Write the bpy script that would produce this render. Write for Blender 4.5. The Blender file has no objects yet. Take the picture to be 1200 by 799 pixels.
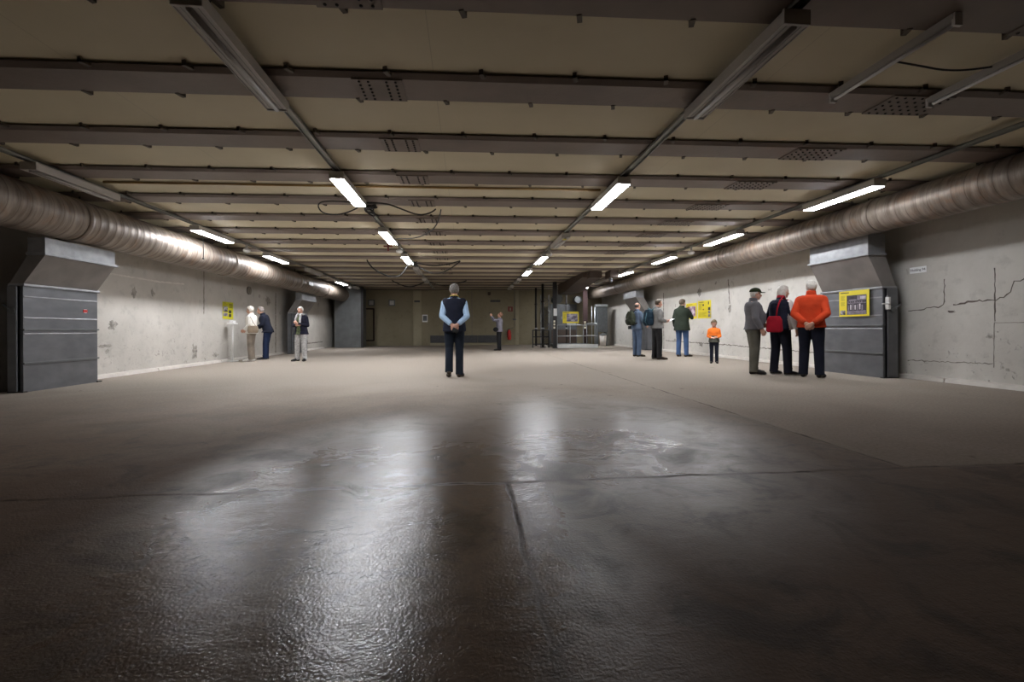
import bpy, bmesh, math, random
from mathutils import Vector, Matrix, noise
random.seed(7)
S = bpy.context.scene
COL = S.collection
PI = math.pi

# ------------------------------------------------------------------ camera, world, exposure
CAM_H, F_PX, ROLL = 0.92, 540.0, 0.0045
YAW = math.atan(53 / F_PX)
cam = bpy.data.cameras.new('camera')
cam.sensor_fit = 'HORIZONTAL'; cam.sensor_width = 36.0
cam.lens = F_PX / 1200 * 36.0
cam.shift_y = -14.24 / 1200
cam.clip_start = 0.05; cam.clip_end = 200
cam_o = bpy.data.objects.new('camera', cam); COL.objects.link(cam_o)
fwd = Vector((math.sin(YAW), math.cos(YAW), 0)); rgt = Vector((math.cos(YAW), -math.sin(YAW), 0)); upv = Vector((0, 0, 1))
r2 = rgt * math.cos(ROLL) - upv * math.sin(ROLL)
u2 = upv * math.cos(ROLL) + rgt * math.sin(ROLL)
M4 = Matrix((r2, u2, -fwd)).transposed().to_4x4()
M4.translation = Vector((0, 0, CAM_H))
cam_o.matrix_world = M4
S.camera = cam_o

w = bpy.data.worlds.new('world'); S.world = w; w.use_nodes = True
w.node_tree.nodes['Background'].inputs[0].default_value = (0.02, 0.02, 0.02, 1)
w.node_tree.nodes['Background'].inputs[1].default_value = 0.0
S.view_settings.view_transform = 'Standard'; S.view_settings.look = 'None'
S.view_settings.exposure = 0.0; S.view_settings.gamma = 1.0; S.view_settings.use_curve_mapping = False
LAMP_STRENGTH = 118.0     # glow of the tube diffusers
LAMP_DIMMED = 0.42          # nearest right-hand tubes dimmed to imitate lens falloff at the frame edge

# ------------------------------------------------------------------ materials
def new_mat(name):
    m = bpy.data.materials.new(name); m.use_nodes = True
    return m, m.node_tree.nodes, m.node_tree.links, m.node_tree.nodes['Principled BSDF']

def mat(name, col, rough=0.6, metal=0.0, var=0.15, scale=8.0, bump=0.0, bscale=60.0, spec=0.5, detail=4, stretch=(1, 1, 1)):
    """plain procedural surface: colour with a noise variation and an optional noise bump"""
    m, n, l, p = new_mat(name)
    tc = n.new('ShaderNodeTexCoord'); mp = n.new('ShaderNodeMapping'); mp.inputs['Scale'].default_value = stretch
    l.new(tc.outputs['Object'], mp.inputs['Vector'])
    nz = n.new('ShaderNodeTexNoise'); nz.inputs['Scale'].default_value = scale; nz.inputs['Detail'].default_value = detail
    l.new(mp.outputs['Vector'], nz.inputs['Vector'])
    rp = n.new('ShaderNodeValToRGB')
    rp.color_ramp.elements[0].position = 0.3; rp.color_ramp.elements[1].position = 0.7
    rp.color_ramp.elements[0].color = tuple(max(0, c * (1 - var)) for c in col) + (1,)
    rp.color_ramp.elements[1].color = tuple(min(1, c * (1 + var)) for c in col) + (1,)
    l.new(nz.outputs['Fac'], rp.inputs['Fac']); l.new(rp.outputs['Color'], p.inputs['Base Color'])
    p.inputs['Roughness'].default_value = rough; p.inputs['Metallic'].default_value = metal
    p.inputs['Specular IOR Level'].default_value = spec
    if bump:
        n2 = n.new('ShaderNodeTexNoise'); n2.inputs['Scale'].default_value = bscale; n2.inputs['Detail'].default_value = 3
        l.new(mp.outputs['Vector'], n2.inputs['Vector'])
        b = n.new('ShaderNodeBump'); b.inputs['Strength'].default_value = bump; b.inputs['Distance'].default_value = 0.02
        l.new(n2.outputs['Fac'], b.inputs['Height']); l.new(b.outputs['Normal'], p.inputs['Normal'])
    return m

def emit(name, col, strength):
    m, n, l, p = new_mat(name)
    p.inputs['Base Color'].default_value = (0.8, 0.8, 0.8, 1)
    p.inputs['Emission Color'].default_value = col + (1,)
    p.inputs['Emission Strength'].default_value = strength
    return m

def N(n, kind, **kw):
    nd = n.new(kind)
    for k, v in kw.items():
        setattr(nd, k, v)
    return nd

def math_node(n, l, op, a, b=None, clamp=False):
    nd = n.new('ShaderNodeMath'); nd.operation = op; nd.use_clamp = clamp
    for i, x in enumerate((a, b)):
        if x is None: continue
        if isinstance(x, (int, float)): nd.inputs[i].default_value = x
        else: l.new(x, nd.inputs[i])
    return nd.outputs[0]

def ramp(n, l, fac, stops):
    rp = n.new('ShaderNodeValToRGB'); cr = rp.color_ramp
    while len(cr.elements) < len(stops): cr.elements.new(0.5)
    for e, (pos, c) in zip(cr.elements, stops):
        e.position = pos; e.color = (c, c, c, 1) if isinstance(c, (int, float)) else tuple(c) + (1,)
    l.new(fac, rp.inputs['Fac'])
    return rp.outputs['Color']

def mix(n, l, fac, a, b, blend='MIX'):
    nd = n.new('ShaderNodeMix'); nd.data_type = 'RGBA'; nd.blend_type = blend
    for i, x in ((0, fac), (6, a), (7, b)):
        if isinstance(x, (int, float)): nd.inputs[i].default_value = x
        elif isinstance(x, tuple): nd.inputs[i].default_value = x + (1,)
        else: l.new(x, nd.inputs[i])
    return nd.outputs[2]

def noise_tex(n, l, vec, scale, detail=4, rough=0.5, dist=0.0):
    nz = n.new('ShaderNodeTexNoise'); nz.inputs['Scale'].default_value = scale; nz.inputs['Detail'].default_value = detail
    nz.inputs['Roughness'].default_value = rough; nz.inputs['Distortion'].default_value = dist
    l.new(vec, nz.inputs['Vector'])
    return nz.outputs['Fac']

def floor_material():
    m, n, l, p = new_mat('worn damp concrete floor')
    tc = n.new('ShaderNodeTexCoord'); vec = tc.outputs['Object']
    sep = n.new('ShaderNodeSeparateXYZ'); l.new(vec, sep.inputs[0])
    X, Y = sep.outputs[0], sep.outputs[1]
    big = noise_tex(n, l, vec, 0.55, 6, 0.6, 0.6)
    midn = noise_tex(n, l, vec, 2.6, 8, 0.65, 0.8)
    fine = noise_tex(n, l, vec, 38, 5, 0.7)
    # slab joints: across at y = 2.75 and along at x = 2.85 and x = 0.25
    wob = math_node(n, l, 'MULTIPLY', math_node(n, l, 'SUBTRACT', noise_tex(n, l, vec, 3, 4), 0.5), 0.09)
    Xw = math_node(n, l, 'ADD', X, wob); Yw = math_node(n, l, 'ADD', Y, wob)
    def line(c, pos, width):
        d = math_node(n, l, 'ABSOLUTE', math_node(n, l, 'SUBTRACT', c, pos))
        return math_node(n, l, 'SUBTRACT', 1.0, math_node(n, l, 'DIVIDE', d, width), True)
    right = math_node(n, l, 'MULTIPLY', math_node(n, l, 'ADD', math_node(n, l, 'MULTIPLY', math_node(n, l, 'SUBTRACT', Xw, 2.85), 12), 0.5, True), 1.0, True)
    beyond = math_node(n, l, 'ADD', math_node(n, l, 'MULTIPLY', math_node(n, l, 'SUBTRACT', Yw, 2.75), 12), 0.5, True)
    dry = math_node(n, l, 'MULTIPLY', right, beyond)
    broken = ramp(n, l, midn, [(0.40, 0.08), (0.62, 1.0)])
    j = math_node(n, l, 'MAXIMUM', line(Yw, 2.75, 0.026), math_node(n, l, 'MULTIPLY', line(Xw, 2.85, 0.02), beyond))
    near = math_node(n, l, 'SUBTRACT', 1.0, beyond)
    j = math_node(n, l, 'MAXIMUM', j, math_node(n, l, 'MULTIPLY', line(Xw, 0.24, 0.018), near))
    j = math_node(n, l, 'MAXIMUM', j, math_node(n, l, 'MULTIPLY', line(Yw, 12.4, 0.02), 0.6))
    j = math_node(n, l, 'MULTIPLY', j, broken)
    base = mix(n, l, ramp(n, l, big, [(0.3, 0.0), (0.7, 1.0)]), (0.098, 0.064, 0.044), (0.145, 0.098, 0.068))
    base = mix(n, l, ramp(n, l, midn, [(0.36, 1.0), (0.50, 0.0)]), base, (0.062, 0.042, 0.030))
    base = mix(n, l, math_node(n, l, 'MULTIPLY', ramp(n, l, midn, [(0.60, 0.0), (0.68, 1.0)]), 0.25), base, (0.17, 0.13, 0.10))
    base = mix(n, l, math_node(n, l, 'MULTIPLY', dry, 0.8), base, (0.25, 0.205, 0.17))
    far = math_node(n, l, 'DIVIDE', math_node(n, l, 'SUBTRACT', math_node(n, l, 'ADD', Y, math_node(n, l, 'MULTIPLY', math_node(n, l, 'SUBTRACT', big, 0.5), 4.5)), 2.8), 5.2, True)      # damp foreground to paler far floor; lens falloff and lamplight put into this colour
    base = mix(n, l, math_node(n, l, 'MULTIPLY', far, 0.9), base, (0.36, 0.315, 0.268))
    base = mix(n, l, math_node(n, l, 'MULTIPLY', ramp(n, l, fine, [(0.35, 1.0), (0.6, 0.0)]), 0.3), base, (0.06, 0.045, 0.035))
    # small dark chips
    vo = n.new('ShaderNodeTexVoronoi'); vo.inputs['Scale'].default_value = 1.3; vo.inputs['Randomness'].default_value = 1.0
    dv = n.new('ShaderNodeVectorMath'); dv.operation = 'ADD'
    nzv = n.new('ShaderNodeTexNoise'); nzv.inputs['Scale'].default_value = 9; l.new(vec, nzv.inputs['Vector'])
    sc = n.new('ShaderNodeVectorMath'); sc.operation = 'SCALE'; sc.inputs['Scale'].default_value = 0.28
    l.new(nzv.outputs['Color'], sc.inputs[0]); l.new(vec, dv.inputs[0]); l.new(sc.outputs[0], dv.inputs[1]); l.new(dv.outputs[0], vo.inputs['Vector'])
    chips = ramp(n, l, vo.outputs['Distance'], [(0.03, 1.0), (0.075, 0.0)])
    base = mix(n, l, math_node(n, l, 'MULTIPLY', chips, 0.6), base, (0.05, 0.04, 0.03))
    base = mix(n, l, math_node(n, l, 'MULTIPLY', j, 0.95), base, (0.022, 0.016, 0.013))
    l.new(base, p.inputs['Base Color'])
    wet = math_node(n, l, 'MULTIPLY', math_node(n, l, 'SUBTRACT', 1.0, dry), math_node(n, l, 'SUBTRACT', 1.0, far))
    patch = ramp(n, l, big, [(0.38, 0.0), (0.56, 1.0)])
    def pool(cx, cy, rx, ry):
        a = math_node(n, l, 'POWER', math_node(n, l, 'DIVIDE', math_node(n, l, 'SUBTRACT', X, cx), rx), 2.0); b = math_node(n, l, 'POWER', math_node(n, l, 'DIVIDE', math_node(n, l, 'SUBTRACT', Y, cy), ry), 2.0)
        return math_node(n, l, 'SUBTRACT', 1.0, math_node(n, l, 'ADD', math_node(n, l, 'ABSOLUTE', a), math_node(n, l, 'ABSOLUTE', b)), True)
    ragged = math_node(n, l, 'ADD', math_node(n, l, 'MULTIPLY', math_node(n, l, 'SUBTRACT', midn, 0.5), 2.2), math_node(n, l, 'MULTIPLY', math_node(n, l, 'SUBTRACT', big, 0.5), 2.0))
    wide = math_node(n, l, 'MAXIMUM', pool(-0.5, 2.5, 1.45, 3.0), math_node(n, l, 'MULTIPLY', pool(1.0, 4.3, 1.7, 2.8), 0.85))
    pools = math_node(n, l, 'MULTIPLY', wide, math_node(n, l, 'ADD', 1.1, ragged), True)
    pools = math_node(n, l, 'MULTIPLY', pools, 1.3, True)
    damp = math_node(n, l, 'ADD', 0.18, math_node(n, l, 'MULTIPLY', pools, 0.78), True)
    gloss = math_node(n, l, 'MULTIPLY', math_node(n, l, 'SUBTRACT', 1.0, dry), math_node(n, l, 'MULTIPLY', damp, math_node(n, l, 'SUBTRACT', 1.0, math_node(n, l, 'MULTIPLY', far, 0.7))))
    gloss = math_node(n, l, 'MULTIPLY', gloss, math_node(n, l, 'SUBTRACT', 1.0, math_node(n, l, 'MULTIPLY', j, 1.0), True))
    rgh = math_node(n, l, 'SUBTRACT', 0.74, math_node(n, l, 'MULTIPLY', gloss, 0.565))
    rgh = math_node(n, l, 'ADD', rgh, math_node(n, l, 'MULTIPLY', math_node(n, l, 'SUBTRACT', midn, 0.5), 0.22))
    l.new(rgh, p.inputs['Roughness'])
    l.new(math_node(n, l, 'ADD', 0.02, math_node(n, l, 'MULTIPLY', gloss, 0.30)), p.inputs['Specular IOR Level'])
    mps = n.new('ShaderNodeMapping'); mps.inputs['Scale'].default_value = (1, 1.5, 1); mps.inputs['Rotation'].default_value = (0, 0, 0.25); l.new(vec, mps.inputs['Vector'])
    h = math_node(n, l, 'ADD', math_node(n, l, 'MULTIPLY', noise_tex(n, l, vec, 85, 2.5, 0.6), 0.34), math_node(n, l, 'MULTIPLY', noise_tex(n, l, mps.outputs['Vector'], 5.5, 5, 0.5, 0.35), 0.7))
    h = math_node(n, l, 'SUBTRACT', h, math_node(n, l, 'MULTIPLY', j, 0.12))
    b = n.new('ShaderNodeBump'); b.inputs['Distance'].default_value = 0.02; l.new(math_node(n, l, 'SUBTRACT', 0.36, math_node(n, l, 'MULTIPLY', pools, 0.08)), b.inputs['Strength'])
    l.new(h, b.inputs['Height']); l.new(b.outputs['Normal'], p.inputs['Normal'])
    return m

def wall_material(name, c1, c2, chip=(0.12, 0.105, 0.09), chips=1.0):
    m, n, l, p = new_mat(name)
    tc = n.new('ShaderNodeTexCoord'); vec = tc.outputs['Object']
    sep = n.new('ShaderNodeSeparateXYZ'); l.new(vec, sep.inputs[0])
    big = noise_tex(n, l, vec, 0.7, 6, 0.6, 0.4)
    midn = noise_tex(n, l, vec, 5, 6, 0.6)
    base = mix(n, l, ramp(n, l, big, [(0.3, 0.0), (0.7, 1.0)]), c1, c2)
    base = mix(n, l, math_node(n, l, 'MULTIPLY', ramp(n, l, midn, [(0.3, 1.0), (0.45, 0.0)]), 0.3), base, tuple(x * 0.6 for x in c1))
    # chipped plaster: irregular dark spots, more of them low down
    dv = n.new('ShaderNodeVectorMath'); dv.operation = 'ADD'
    nzv = n.new('ShaderNodeTexNoise'); nzv.inputs['Scale'].default_value = 7; nzv.inputs['Detail'].default_value = 4; l.new(vec, nzv.inputs['Vector'])
    sc = n.new('ShaderNodeVectorMath'); sc.operation = 'SCALE'; sc.inputs['Scale'].default_value = 0.35
    l.new(nzv.outputs['Color'], sc.inputs[0]); l.new(vec, dv.inputs[0]); l.new(sc.outputs[0], dv.inputs[1])
    vo = n.new('ShaderNodeTexVoronoi'); vo.inputs['Scale'].default_value = 1.25; l.new(dv.outputs[0], vo.inputs['Vector'])
    ch = ramp(n, l, vo.outputs['Distance'], [(0.05, 1.0), (0.10, 0.0)])
    low = math_node(n, l, 'SUBTRACT', 0.95, math_node(n, l, 'MULTIPLY', sep.outputs[2], 0.7), True)
    scuff = math_node(n, l, 'MULTIPLY', ramp(n, l, noise_tex(n, l, vec, 9, 7, 0.7, 1.5), [(0.60, 0.0), (0.66, 1.0)]), low)
    d = math_node(n, l, 'MULTIPLY', math_node(n, l, 'MAXIMUM', ch, scuff), 0.62 * chips)
    base = mix(n, l, d, base, chip)
    l.new(base, p.inputs['Base Color']); p.inputs['Roughness'].default_value = 0.85; p.inputs['Specular IOR Level'].default_value = 0.25
    h = math_node(n, l, 'SUBTRACT', math_node(n, l, 'ADD', math_node(n, l, 'MULTIPLY', big, 0.8), math_node(n, l, 'MULTIPLY', midn, 0.5)), d)
    b = n.new('ShaderNodeBump'); b.inputs['Strength'].default_value = 0.55; b.inputs['Distance'].default_value = 0.03
    l.new(h, b.inputs['Height']); l.new(b.outputs['Normal'], p.inputs['Normal'])
    return m

def ceiling_material():
    m, n, l, p = new_mat('cream ceiling panels')
    tc = n.new('ShaderNodeTexCoord'); vec = tc.outputs['Object']
    sep = n.new('ShaderNodeSeparateXYZ'); l.new(vec, sep.inputs[0])
    x = math_node(n, l, 'ADD', sep.outputs[0], 0.28)
    fr = math_node(n, l, 'ABSOLUTE', math_node(n, l, 'SUBTRACT', math_node(n, l, 'FRACT', math_node(n, l, 'DIVIDE', x, 3.0)), 0.5))
    seam = math_node(n, l, 'SUBTRACT', 1.0, math_node(n, l, 'MULTIPLY', math_node(n, l, 'SUBTRACT', 0.5, fr), 700), True)
    base = mix(n, l, ramp(n, l, noise_tex(n, l, vec, 0.8, 5), [(0.3, 0.0), (0.7, 1.0)]), (0.60, 0.535, 0.375), (0.68, 0.61, 0.435))
    base = mix(n, l, math_node(n, l, 'MULTIPLY', seam, 0.45), base, (0.2, 0.16, 0.11))
    l.new(base, p.inputs['Base Color']); p.inputs['Roughness'].default_value = 0.6
    return m

def duct_material():
    m, n, l, p = new_mat('rust stained galvanised duct')
    tc = n.new('ShaderNodeTexCoord'); vec = tc.outputs['Object']
    sep = n.new('ShaderNodeSeparateXYZ'); l.new(vec, sep.inputs[0])
    mp = n.new('ShaderNodeMapping'); mp.inputs['Scale'].default_value = (1, 6, 1); l.new(vec, mp.inputs['Vector'])
    nz = noise_tex(n, l, mp.outputs['Vector'], 1.6, 6, 0.65)
    base = mix(n, l, ramp(n, l, nz, [(0.32, 0.0), (0.66, 1.0)]), (0.115, 0.085, 0.065), (0.30, 0.255, 0.21))
    rust = math_node(n, l, 'MULTIPLY', ramp(n, l, noise_tex(n, l, vec, 2.2, 6, 0.7, 1.0), [(0.52, 0.0), (0.70, 1.0)]), 0.6)
    base = mix(n, l, rust, base, (0.25, 0.135, 0.07))
    fr = math_node(n, l, 'ABSOLUTE', math_node(n, l, 'SUBTRACT', math_node(n, l, 'FRACT', math_node(n, l, 'DIVIDE', sep.outputs[1], 0.17)), 0.5))
    seam = math_node(n, l, 'SUBTRACT', 1.0, math_node(n, l, 'MULTIPLY', math_node(n, l, 'SUBTRACT', 0.5, fr), 18), True)
    base = mix(n, l, math_node(n, l, 'MULTIPLY', seam, 0.7), base, (0.07, 0.05, 0.04))
    l.new(base, p.inputs['Base Color']); p.inputs['Roughness'].default_value = 0.48; p.inputs['Metallic'].default_value = 0.40
    b = n.new('ShaderNodeBump'); b.inputs['Strength'].default_value = 0.25; b.inputs['Distance'].default_value = 0.02
    l.new(nz, b.inputs['Height']); l.new(b.outputs['Normal'], p.inputs['Normal'])
    return m

def photo_print_material(name, seed, light=(0.62, 0.55, 0.62), dark=(0.03, 0.02, 0.035), scale=9):
    m, n, l, p = new_mat(name)
    tc = n.new('ShaderNodeTexCoord'); mp = n.new('ShaderNodeMapping'); mp.inputs['Location'].default_value = (seed, seed * 2, seed); mp.inputs['Scale'].default_value = (1, 1, 1.6)
    l.new(tc.outputs['Object'], mp.inputs['Vector'])
    f = noise_tex(n, l, mp.outputs['Vector'], scale, 5, 0.6)
    l.new(mix(n, l, ramp(n, l, f, [(0.42, 0.0), (0.64, 1.0)]), dark, light), p.inputs['Base Color'])
    p.inputs['Roughness'].default_value = 0.4
    return m

MAT = dict(
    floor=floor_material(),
    wall=wall_material('pale chipped plaster wall', (0.40, 0.375, 0.335), (0.53, 0.50, 0.455)), wall_pale=wall_material('whitewashed cracked wall', (0.48, 0.455, 0.41), (0.61, 0.585, 0.54)),
    back=wall_material('olive painted back wall', (0.25, 0.215, 0.14), (0.31, 0.27, 0.185), chips=0.25),
    strip=wall_material('pale olive pier', (0.34, 0.30, 0.205), (0.38, 0.34, 0.24), chips=0.2),
    ceiling=ceiling_material(), duct=duct_material(),
    beam=mat('brown grey painted steel', (0.185, 0.145, 0.12), 0.5, 0.1, 0.16, 1.6, 0.1, 20),
    plate=mat('bolted splice plate steel', (0.17, 0.135, 0.11), 0.55, 0.1, 0.12, 4),
    bolt=mat('dark bolt heads', (0.02, 0.017, 0.015), 0.6),
    clip=mat('dark panel clip', (0.10, 0.08, 0.06), 0.6),
    rail=mat('galvanised lighting rail', (0.26, 0.27, 0.25), 0.4, 0.55, 0.1, 5),
    fixture=mat('grey enamel lamp housing', (0.50, 0.48, 0.455), 0.45, 0.1, 0.05, 4),
    diff_off=mat('unlit frosted diffuser', (0.42, 0.40, 0.38), 0.3, 0, 0.03, 4),
    lit=emit('lit tube diffuser', (0.93, 0.95, 1.0), LAMP_STRENGTH), lit_dimmed=emit('dimmed lit tube diffuser', (0.93, 0.95, 1.0), LAMP_STRENGTH * LAMP_DIMMED),
    galv=mat('spangled galvanised sheet', (0.15, 0.154, 0.163), 0.42, 0.5, 0.16, 3.0, 0.12, 5, stretch=(1, 1, 2)),
    galv_light=mat('bright galvanised flange', (0.27, 0.275, 0.285), 0.4, 0.45, 0.18, 7),
    galv_dark=mat('dull dark sheet steel', (0.125, 0.13, 0.13), 0.5, 0.3, 0.15, 3),
    taupe=mat('stained taupe sheet', (0.22, 0.20, 0.187), 0.55, 0.2, 0.14, 3),
    black=mat('matt black', (0.012, 0.012, 0.012), 0.6),
    black_steel=mat('black painted steel', (0.02, 0.018, 0.018), 0.5, 0.2),
    cable=mat('black rubber cable', (0.015, 0.014, 0.013), 0.6),
    white=mat('white plastic', (0.72, 0.71, 0.69), 0.4, 0, 0.03),
    skirt=mat('off white skirting strip', (0.56, 0.52, 0.47), 0.6, 0, 0.1, 6),
    paper=mat('white paper', (0.82, 0.82, 0.82), 0.7, 0, 0.02),
    ink=mat('black print', (0.02, 0.02, 0.02), 0.6), ink_olive=mat('faint olive print', (0.36, 0.31, 0.015), 0.6),
    yellow=mat('yellow sign sheet', (0.78, 0.64, 0.015), 0.45, 0, 0.03, 3),
    yellow_deep=mat('deeper yellow sign panel', (0.68, 0.55, 0.012), 0.45, 0, 0.03, 3),
    lime=mat('yellow green sign sheet', (0.50, 0.47, 0.01), 0.5, 0, 0.03, 3),
    photo1=photo_print_material('printed photograph of a dark hall', 3.1),
    photo2=photo_print_material('printed photograph violet grey', 7.7, (0.50, 0.46, 0.52), (0.10, 0.08, 0.13), 5),
    photo3=photo_print_material('printed photograph black', 11.3, (0.45, 0.42, 0.45), (0.015, 0.012, 0.012), 7),
    hall_dark=mat('dark printed hall', (0.03, 0.022, 0.034), 0.4, 0, 0.5, 14), hall_mid=mat('violet grey print', (0.20, 0.17, 0.21), 0.4, 0, 0.4, 18), hall_light=mat('pale print', (0.52, 0.48, 0.52), 0.4, 0, 0.3, 18),
    map_col=photo_print_material('printed plan purple white', 5.2, (0.80, 0.74, 0.78), (0.22, 0.08, 0.20), 3.2),
    crack=mat('dark crack line', (0.12, 0.10, 0.085), 0.9), stain=mat('grey chipped plaster', (0.27, 0.25, 0.22), 0.9, 0, 0.4, 14),
    seam=mat('dark wall joint', (0.20, 0.18, 0.155), 0.9),
    red=mat('red enamel', (0.50, 0.022, 0.018), 0.35), red_dull=mat('dull red print', (0.22, 0.05, 0.04), 0.6),
    rust=mat('dark red oxide steel', (0.03, 0.012, 0.011), 0.75),
    brown=mat('dark brown steel', (0.055, 0.035, 0.025), 0.6), 
    brass=mat('tan copper pipe', (0.36, 0.22, 0.075), 0.45, 0.3),
    grey_steel=mat('grey railing steel', (0.40, 0.42, 0.42), 0.4, 0.5),
    alu=mat('bright platform edge', (0.66, 0.66, 0.64), 0.4, 0.3, 0.12, 3),
    blue_dark=mat('dark blue drum', (0.02, 0.035, 0.06), 0.4, 0.1),
    slate=mat('slate cabinet', (0.10, 0.107, 0.11), 0.45, 0.2),
    convector=mat('dark grey convector', (0.07, 0.07, 0.072), 0.5, 0.2),
    reflect=mat('pale reflective square', (0.75, 0.71, 0.55), 0.4),
)

# ------------------------------------------------------------------ mesh helpers
class MB:
    """collects shapes into ONE mesh; each shape may use its own material slot"""
    def __init__(self): self.bm = bmesh.new(); self.slots = []; self.cur = 0
    def use(self, m):
        if m not in self.slots: self.slots.append(m)
        self.cur = self.slots.index(m); return self
    def _new(self, verts):
        fs = set()
        for v in verts:
            for f in v.link_faces: fs.add(f)
        for f in fs: f.material_index = self.cur
    def box(self, lo, hi, rot=None, at=None):
        c = [(a + b) / 2 for a, b in zip(lo, hi)]; s = [abs(b - a) for a, b in zip(lo, hi)]
        mtx = Matrix.Translation(c) @ Matrix.Diagonal((*s, 1))
        if rot is not None: mtx = Matrix.Translation(at or (0, 0, 0)) @ rot @ Matrix.Translation([-x for x in (at or (0, 0, 0))]) @ mtx
        r = bmesh.ops.create_cube(self.bm, size=1, matrix=mtx); self._new(r['verts']); return self
    def loft(self, rings, closed=True, smooth=True):
        """rings: lists of points with equal counts -> skin, capped"""
        vs = [[self.bm.verts.new(p) for p in ring] for ring in rings]
        k = len(vs[0]); fs = []
        for a, b in zip(vs, vs[1:]):
            for i in range(k):
                fs.append(self.bm.faces.new((a[i], a[(i + 1) % k], b[(i + 1) % k], b[i])))
        if smooth:
            for f in fs: f.smooth = True
        if closed:
            fs.append(self.bm.faces.new(list(reversed(vs[0])))); fs.append(self.bm.faces.new(vs[-1]))
        for f in fs: f.material_index = self.cur
        return self
    def tube(self, pts, rad, n=12, closed=True):
        pts = [Vector(p) for p in pts]
        rad = rad if isinstance(rad, (list, tuple)) else [rad] * len(pts)
        rings = []; ref = None
        for i, p in enumerate(pts):
            a = pts[max(0, i - 1)]; b = pts[min(len(pts) - 1, i + 1)]
            d = (b - a).normalized()
            if ref is None:
                ref = Vector((0, 0, 1)) if abs(d.z) < 0.9 else Vector((0, 1, 0))
            s = d.cross(ref)
            if s.length < 1e-4: s = d.cross(Vector((1, 0.3, 0)))
            s.normalize(); t = s.cross(d).normalized(); ref = t
            rings.append([p + (s * math.cos(2 * PI * j / n) + t * math.sin(2 * PI * j / n)) * rad[i] for j in range(n)])
        return self.loft(rings, closed)
    def ball(self, c, r, seg=16, ring=12, rot=None):
        r = r if isinstance(r, (list, tuple)) else (r, r, r)
        mtx = Matrix.Translation(c) @ (rot.to_4x4() if rot is not None else Matrix.Identity(4)) @ Matrix.Diagonal((*r, 1))
        q = bmesh.ops.create_uvsphere(self.bm, u_segments=seg, v_segments=ring, radius=1, matrix=mtx)
        self._new(q['verts'])
        for v in q['verts']:
            for f in v.link_faces: f.smooth = True
        return self
    def prism(self, poly, a, b, axis='Y'):
        """extrude a 2D polygon; axis Y: poly in (x,z), X: poly in (y,z), Z: poly in (x,y)"""
        def P(u, v, t): return {'Y': (u, t, v), 'X': (t, u, v), 'Z': (u, v, t)}[axis]
        return self.loft([[P(u, v, a) for u, v in poly], [P(u, v, b) for u, v in poly]], True, False)
    def build(self, name, parent=None, material=None, bevel=0.0):
        bmesh.ops.recalc_face_normals(self.bm, faces=self.bm.faces[:])
        me = bpy.data.meshes.new(name); self.bm.to_mesh(me); self.bm.free()
        for m in (self.slots or [material]): me.materials.append(m if not isinstance(m, str) else MAT[m])
        o = bpy.data.objects.new(name, me); COL.objects.link(o)
        if parent is not None: o.parent = parent
        if bevel:
            bv = o.modifiers.new('bevel', 'BEVEL'); bv.width = bevel; bv.segments = 2; bv.limit_method = 'ANGLE'
        return o

def tag(o, label=None, cat=None, group=None, kind=None):
    if label: o['label'] = label
    if cat: o['category'] = cat
    if group: o['group'] = group
    if kind: o['kind'] = kind
    return o
def empty(name, loc=(0, 0, 0), rz=0.0):
    o = bpy.data.objects.new(name, None); COL.objects.link(o); o.location = loc; o.rotation_euler = (0, 0, rz)
    o.empty_display_size = 0.1
    return o
def copy_tree(o, parent=None):
    c = o.copy(); COL.objects.link(c)
    if parent is not None: c.parent = parent
    for ch in list(o.children): copy_tree(ch, c)
    return c
def struct(o, label=None, cat=None, group=None):
    return tag(o, label, cat, group, 'structure')
def mslot(mb, m): return mb.use(MAT[m] if isinstance(m, str) else m)

# ------------------------------------------------------------------ room shell
XL, XR, YB, YF, ZC = -7.05, 7.95, 26.6, -4.0, 3.165
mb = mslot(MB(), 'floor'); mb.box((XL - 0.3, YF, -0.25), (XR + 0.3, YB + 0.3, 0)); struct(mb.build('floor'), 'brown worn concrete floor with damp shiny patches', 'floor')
mb = mslot(MB(), 'ceiling'); mb.box((XL - 0.3, YF, ZC), (XR + 0.3, YB + 0.3, ZC + 0.2)); struct(mb.build('ceiling'), 'cream panelled ceiling above the steel beams', 'ceiling')
mb = mslot(MB(), 'wall'); mb.box((XL - 0.3, YF, 0), (XL, YB, ZC)); struct(mb.build('wall_left'), 'pale chipped plaster wall on the left', 'wall')
mb = mslot(MB(), 'wall_pale'); mb.box((XR, YF, 0), (XR + 0.3, YB, ZC)); struct(mb.build('wall_right'), 'pale cracked plaster wall on the right', 'wall')
mb = mslot(MB(), 'back'); mb.box((XL - 0.3, YB, 0), (XR + 0.3, YB + 0.3, ZC)); struct(mb.build('wall_back'), 'olive beige far end wall', 'wall')
# the far wall's right two thirds stand a little proud, with a pale pier at its left end
mb = mslot(MB(), 'strip'); mb.box((-3.0, YB - 0.22, 0), (-2.55, YB, ZC)); mslot(mb, 'back'); mb.box((-2.55, YB - 0.2, 0), (2.8, YB, ZC))
mslot(mb, 'strip'); mb.box((2.8, YB - 0.24, 0), (2.98, YB, ZC)); struct(mb.build('wall_back_pier'), 'paler stretch of the far wall with pier edges', 'wall')

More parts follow.
